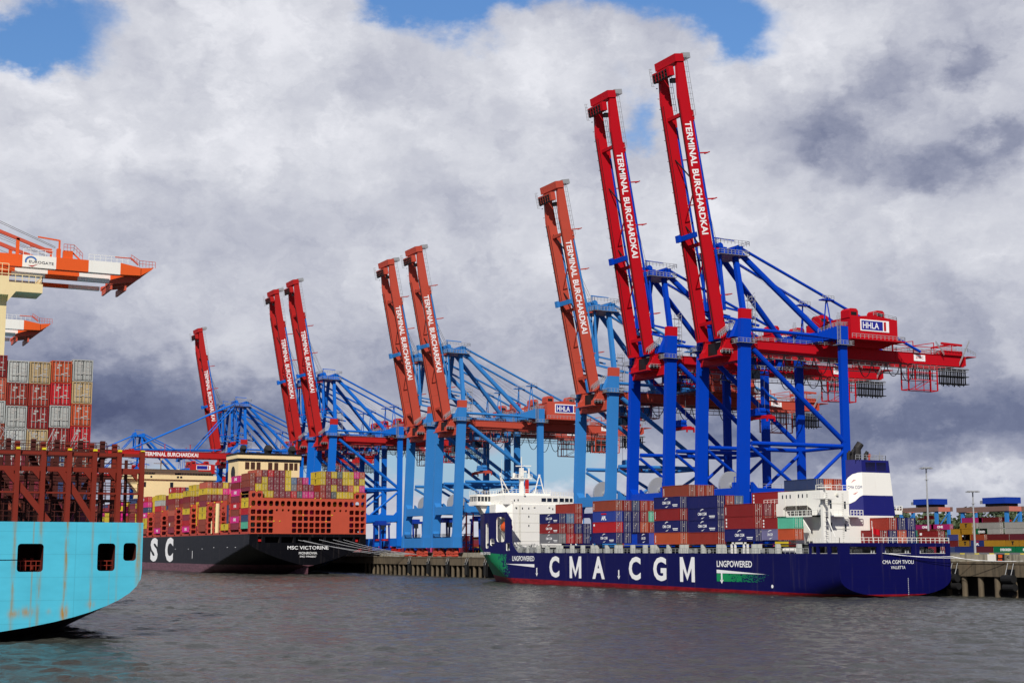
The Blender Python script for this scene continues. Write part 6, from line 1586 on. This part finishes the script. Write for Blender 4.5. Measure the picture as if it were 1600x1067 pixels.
def yard_gantry(x0, x1, y0, zb, cabx, lab, spr):
    t = thing('yard_gantry', lab, 'gantry crane', ((x0 + x1) / 2, y0, 8.9), 'blue legged gantry cranes over the yard stacks')
    for x in (x0, x1):
        for y in (y0, y0 + 8.5): mb = MB(); mb.box((x - .9, y - .6, 8.9), (x + .9, y + .6, zb - 2.4)); build(mb, 'leg', M_gb, t)
        mb = MB(); mb.box((x - .8, y0 - 2, 9.3), (x + .8, y0 + 10.5, 10.6)); build(mb, 'sill_beam', M_gb, t)
        mb = MB(); mb.beam((x, y0, zb - 12), (x, y0 + 8.5, zb - 3), .4); build(mb, 'brace', M_gb, t)
        mb = MB(); mb.box((x - 1, y0 - .7, zb - 2.4), (x + 1, y0 + 9.2, zb - .05)); build(mb, 'cross_beam', M_salm, t)
    for y in (y0 - .8, y0 + 9.3): mb = MB(); mb.box((x0 - 3, y - .5, zb - 2.3), (x1 + 2, y + .5, zb)); build(mb, 'girder', M_ob, t)
    mb = MB(); mb.box((cabx, y0 - 1.5, zb + 1.4), (cabx + 15, y0 + 9, zb + 4.4)); cb = build(mb, 'trolley_house', M_cabb, t)
    mb = MB(); mb.box((cabx + 1, y0 - .6, zb + .1), (cabx + 13, y0 + 9, zb + 1.4)); mb.rail([(cabx - 1.5, y0 - 1.5, zb + 1.4), (cabx, y0 - 1.5, zb + 1.4)], 1.5, .5, .08); build(mb, 'trolley_frame', M_black, cb)
    if spr:
        mb = MB(); mb.box((cabx - 2, y0 + 3, spr), (cabx + 12, y0 + 5.4, spr + .7)); mb.box((cabx + 3, y0 + 3, spr + .7), (cabx + 8, y0 + 5.4, spr + 2)); build(mb, 'spreader', MATS['crane red C'], t)
        mb = MB(); 
        for dx in (3.5, 7.5): mb.beam((cabx + dx, y0 + 4, spr + 2), (cabx + dx, y0 + 4, zb), .1)
        build(mb, 'hoist_rope', M_rope, t)
GX = [(-634.0, -606.5, -622.5), (-566.0, -536.3, -550.6)]
STX = (-633, -594.3, -559, -528)
TWX = -524.0
MX0 = -766.0
yard_gantry(GX[0][0], GX[0][1], 560, 32.9, GX[0][2], 'blue legged yard gantry seen just right of the white funnel', 26.5)
yard_gantry(GX[1][0], GX[1][1], 540, 31.2, GX[1][2], 'blue legged yard gantry at the right edge of the photo', 24.0)
# stacks in the yard at the right
GYD = 'containers stacked ashore at the right'
def yc(x, j, L, col, logo=None, y=470, H=2.62, tag_=''):
    o = container(x, y, 8.93 + j * H, L, H - .03, col, '%s container ashore %s' % (CN[col], tag_), GYD, 2.44, logo)
    o.color = [q_ * .48 for q_ in o.color[:3]] + [1]  # colours darkened to paint in the shade over the yard boxes
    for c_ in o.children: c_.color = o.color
def row_(y, items):
    for (x, j, L, c, lg, tg) in items: yc(x, j, L, c, lg, y, tag_=tg)
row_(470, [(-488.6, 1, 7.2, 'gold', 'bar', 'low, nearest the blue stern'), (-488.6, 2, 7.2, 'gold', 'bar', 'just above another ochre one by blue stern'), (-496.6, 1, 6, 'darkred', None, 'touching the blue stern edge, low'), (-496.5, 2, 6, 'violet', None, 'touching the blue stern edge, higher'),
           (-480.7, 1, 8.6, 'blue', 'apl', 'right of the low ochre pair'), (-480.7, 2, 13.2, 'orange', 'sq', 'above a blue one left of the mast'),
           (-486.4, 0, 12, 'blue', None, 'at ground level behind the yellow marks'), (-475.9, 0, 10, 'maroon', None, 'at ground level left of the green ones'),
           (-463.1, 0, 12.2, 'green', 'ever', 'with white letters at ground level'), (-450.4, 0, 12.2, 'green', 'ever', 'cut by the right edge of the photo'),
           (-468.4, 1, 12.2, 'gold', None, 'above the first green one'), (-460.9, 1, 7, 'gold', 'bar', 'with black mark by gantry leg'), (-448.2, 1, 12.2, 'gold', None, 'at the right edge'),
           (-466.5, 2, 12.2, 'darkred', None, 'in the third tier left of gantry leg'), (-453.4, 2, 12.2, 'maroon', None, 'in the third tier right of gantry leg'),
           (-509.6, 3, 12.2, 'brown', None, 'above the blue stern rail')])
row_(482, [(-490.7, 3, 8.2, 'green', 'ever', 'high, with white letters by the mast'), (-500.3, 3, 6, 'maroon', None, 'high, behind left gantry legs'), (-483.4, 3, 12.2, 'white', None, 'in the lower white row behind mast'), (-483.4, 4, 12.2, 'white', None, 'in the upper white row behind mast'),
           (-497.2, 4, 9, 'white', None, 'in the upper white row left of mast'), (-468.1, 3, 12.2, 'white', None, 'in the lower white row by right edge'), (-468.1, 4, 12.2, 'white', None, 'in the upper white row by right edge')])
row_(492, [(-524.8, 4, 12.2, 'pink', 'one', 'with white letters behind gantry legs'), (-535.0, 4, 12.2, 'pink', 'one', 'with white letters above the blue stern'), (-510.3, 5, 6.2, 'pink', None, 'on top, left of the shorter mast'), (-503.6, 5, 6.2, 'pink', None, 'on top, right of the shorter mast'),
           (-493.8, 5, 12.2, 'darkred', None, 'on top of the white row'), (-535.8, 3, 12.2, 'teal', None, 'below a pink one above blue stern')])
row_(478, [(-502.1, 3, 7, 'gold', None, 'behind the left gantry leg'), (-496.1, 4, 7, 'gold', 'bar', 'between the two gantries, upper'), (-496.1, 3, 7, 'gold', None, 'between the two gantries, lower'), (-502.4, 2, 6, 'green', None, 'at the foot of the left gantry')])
container(-260.6, 240.5, 11.6, 6.0, 2.65, 'darkred', 'dark red container ashore just right of the blue ship stern stack', GYD, 2.44, 'sq')
container(-260.6, 240.5, 8.93, 6.0, 2.65, 'maroon', 'maroon container ashore under the dark red one behind the stern rail', GYD, 2.44)
# low boxes glimpsed between the middle cranes
GM = 'containers ashore glimpsed between the crane legs'
r2 = random.Random(77)
mx_ = [('pink', 2), ('green', 1), ('orange', 1), ('darkred', 3), ('navy', 2), ('pink', 1), ('redbrown', 2), ('teal', 1), ('maroon', 3), ('gold', 1)]
xx = MX0
for k, (c, j) in enumerate(mx_):
    for q_ in range(j): container(xx, 300, 8.93 + 2.65 * q_, 12.2, 2.6, c if q_ == j - 1 else ['maroon', 'blue'][q_ % 2], '%s container ashore, %s of ten stacks behind cranes, %s tier' % (CN[c if q_ == j - 1 else ['maroon', 'blue'][q_ % 2]], ordn(k + 1), ORD[q_]), GM, 2.44)
    xx += 15.5
mb = MB()
for i in range(220):
    x = -1700 + i * 13.2
    if x > -560: continue
    for k in range(2):
        n = r2.choice([1, 2, 2, 3])
        for j in range(n): mb.mat(r2.choice([0, 1, 2, 3, 4, 5, 6])).box((x, 420 + 30 * k, 8.9 + j * 2.65), (x + 12.2, 422.4 + 30 * k, 8.9 + j * 2.65 + 2.6))
for i in range(30):
    x = -560 + i * 13.2
    if x > -380: continue
    for j in range(r2.choice([1, 2, 3])): mb.mat(r2.choice([0, 1, 3, 4, 5, 6])).box((x, 510, 8.9 + j * 2.65), (x + 12.2, 512.4, 8.9 + j * 2.65 + 2.6))
tag(build(mb, 'stacked_containers', mats_s), 'long low rows of stacked containers far back in the yard', 'containers', None, 'stuff')
def straddle(x, y, lab):
    t = thing('straddle_carrier', lab, 'straddle carrier', (x, y, 8.95), 'straddle carriers under the cranes')
    for s in (-1, 1):
        yy = y + s * 2.2
        for dx in (-4.2, 4.2): mb = MB(); mb.beam((x + dx, yy, 10.4), (x + dx * .8, yy, 21.5), .7, .6, (0, 1, 0)); build(mb, 'leg', M_cabb, t)
        mb = MB(); mb.box((x - 5.2, yy - .35, 9.9), (x + 5.2, yy + .35, 10.8)); build(mb, 'side_beam', M_cabb, t)
        for dx in (-4.4, -1.6, 1.6, 4.4): mb = MB(); mb.tube((x + dx, yy - .3, 9.7), (x + dx, yy + .3, 9.7), .75, 14); build(mb, 'wheel', M_rub, t)
    mb = MB(); mb.box((x - 4.6, y - 2.6, 21.2), (x + 4.6, y + 2.6, 22.2)); build(mb, 'top_frame', M_cabb, t)
    mb = MB(); mb.box((x + 3, y - 2.2, 19.2), (x + 5, y - .4, 21.2)); build(mb, 'cab', M_glass, t)
    mb = MB(); mb.box((x - 5, y - 1.2, 14.2), (x + 5, y + 1.2, 14.9)); build(mb, 'spreader', MATS['crane red C'], t)
    mb = MB(); mb.box((x - 3.5, y - 2, 22.2), (x + 1, y + 2, 23.2)); build(mb, 'engine_box', M_cabb, t)
for k, (x, l) in enumerate(zip(STX, ('blue straddle carrier under the mid blue cranes beside the black stern', 'blue straddle carrier between the legs of the left pale crane', 'blue straddle carrier between the legs of the middle pale crane', 'blue straddle carrier just left of the dark blue bow'))): straddle(x, 252, l)
# access tower left of the bow (stairs and red frames under the crane)
tw = thing('stair_tower', 'red and grey stair tower under the crane left of the dark blue bow', 'stairs', (TWX, 244, 8.95))
mb = MB()
for dx in (-3, 3):
    for dy in (-1.5, 1.5): mb.beam((TWX + dx, 244 + dy, 8.95), (TWX + dx, 244 + dy, 24), .35)
for z in (12, 16, 20, 24): mb.box((TWX - 3, 242.5, z), (TWX + 3, 245.5, z + .2))
build(mb, 'frame', MATS['crane red C'], tw)
for z in (12, 16, 20): mb = MB(); mb.beam((TWX - 3, 242.3, z), (TWX + 3, 242.3, z + 4), .3, .9, (0, 0, 1)); build(mb, 'stair_flight', M_steelg, tw)
# wooded slope on the horizon
def mat_leaf():
    m, T, b, o = newmat('foliage')
    tc = T.n('ShaderNodeTexCoord'); P = tc.outputs['Object']
    n1 = T.noise(P, .05, 3, .5).outputs['Fac']; n2 = T.noise(P, .5, 3, .6).outputs['Fac']
    c = T.mix(T.ramp(T.math('ADD', T.math('MULTIPLY', n1, .6), T.math('MULTIPLY', n2, .4)), .38, .62), (.022, .042, .016, 1), (.075, .105, .035, 1))
    T.link(c, b.inputs['Base Color']); b.inputs['Roughness'].default_value = .7; return m
M_leaf = mat_leaf()
mb = MB(); r2 = random.Random(55)
for i in range(330):
    x = r2.uniform(-1250, -560) if i % 6 else r2.uniform(-1500, -1250)
    y = r2.uniform(900, 1010)
    lift = 8 * math.sin(x * .011 + 1.2) + 5 * math.sin(x * .037)
    zc = 24 + lift * .8 + (y - 900) * .10 + r2.uniform(-3, 3); R = r2.uniform(6, 11)
    for k in range(70):
        a = r2.uniform(0, 6.283); e = math.asin(r2.uniform(-.6, 1)); rr_ = R * r2.uniform(.55, 1.05)
        c = Vector((x + rr_ * math.cos(a) * math.cos(e), y + rr_ * math.sin(a) * math.cos(e), zc + rr_ * math.sin(e) * 1.1)); s = r2.uniform(1.0, 2.4)
        u = Vector((r2.gauss(0, 1), r2.gauss(0, 1), r2.gauss(0, 1))).normalized() * s; w = u.orthogonal().normalized() * s * .8
        mb.add([c - u, c + w, c + u, c - w], [(0, 1, 2, 3)])
tag(build(mb, 'woodland', M_leaf), 'dark green wood along the horizon behind the yard', 'wood', None, 'stuff')
mb = MB()
N = 80
vs = []
for i in range(N + 1):
    x = -2600 + i * 36; lift = 8 * math.sin(x * .011 + 1.2) + 5 * math.sin(x * .037)
    vs += [(x, 860, 8.9), (x, 930, 18 + lift * .6), (x, 1100, 26 + lift * .8), (x, 1300, 8.9)]
fs = []
for i in range(N):
    for j in range(3): a = i * 4 + j; fs.append((a, a + 4, a + 5, a + 1))
mb.add(vs, fs); tag(build(mb, 'hill', M_leaf, origin=(0, 0, 0)), kind='structure')
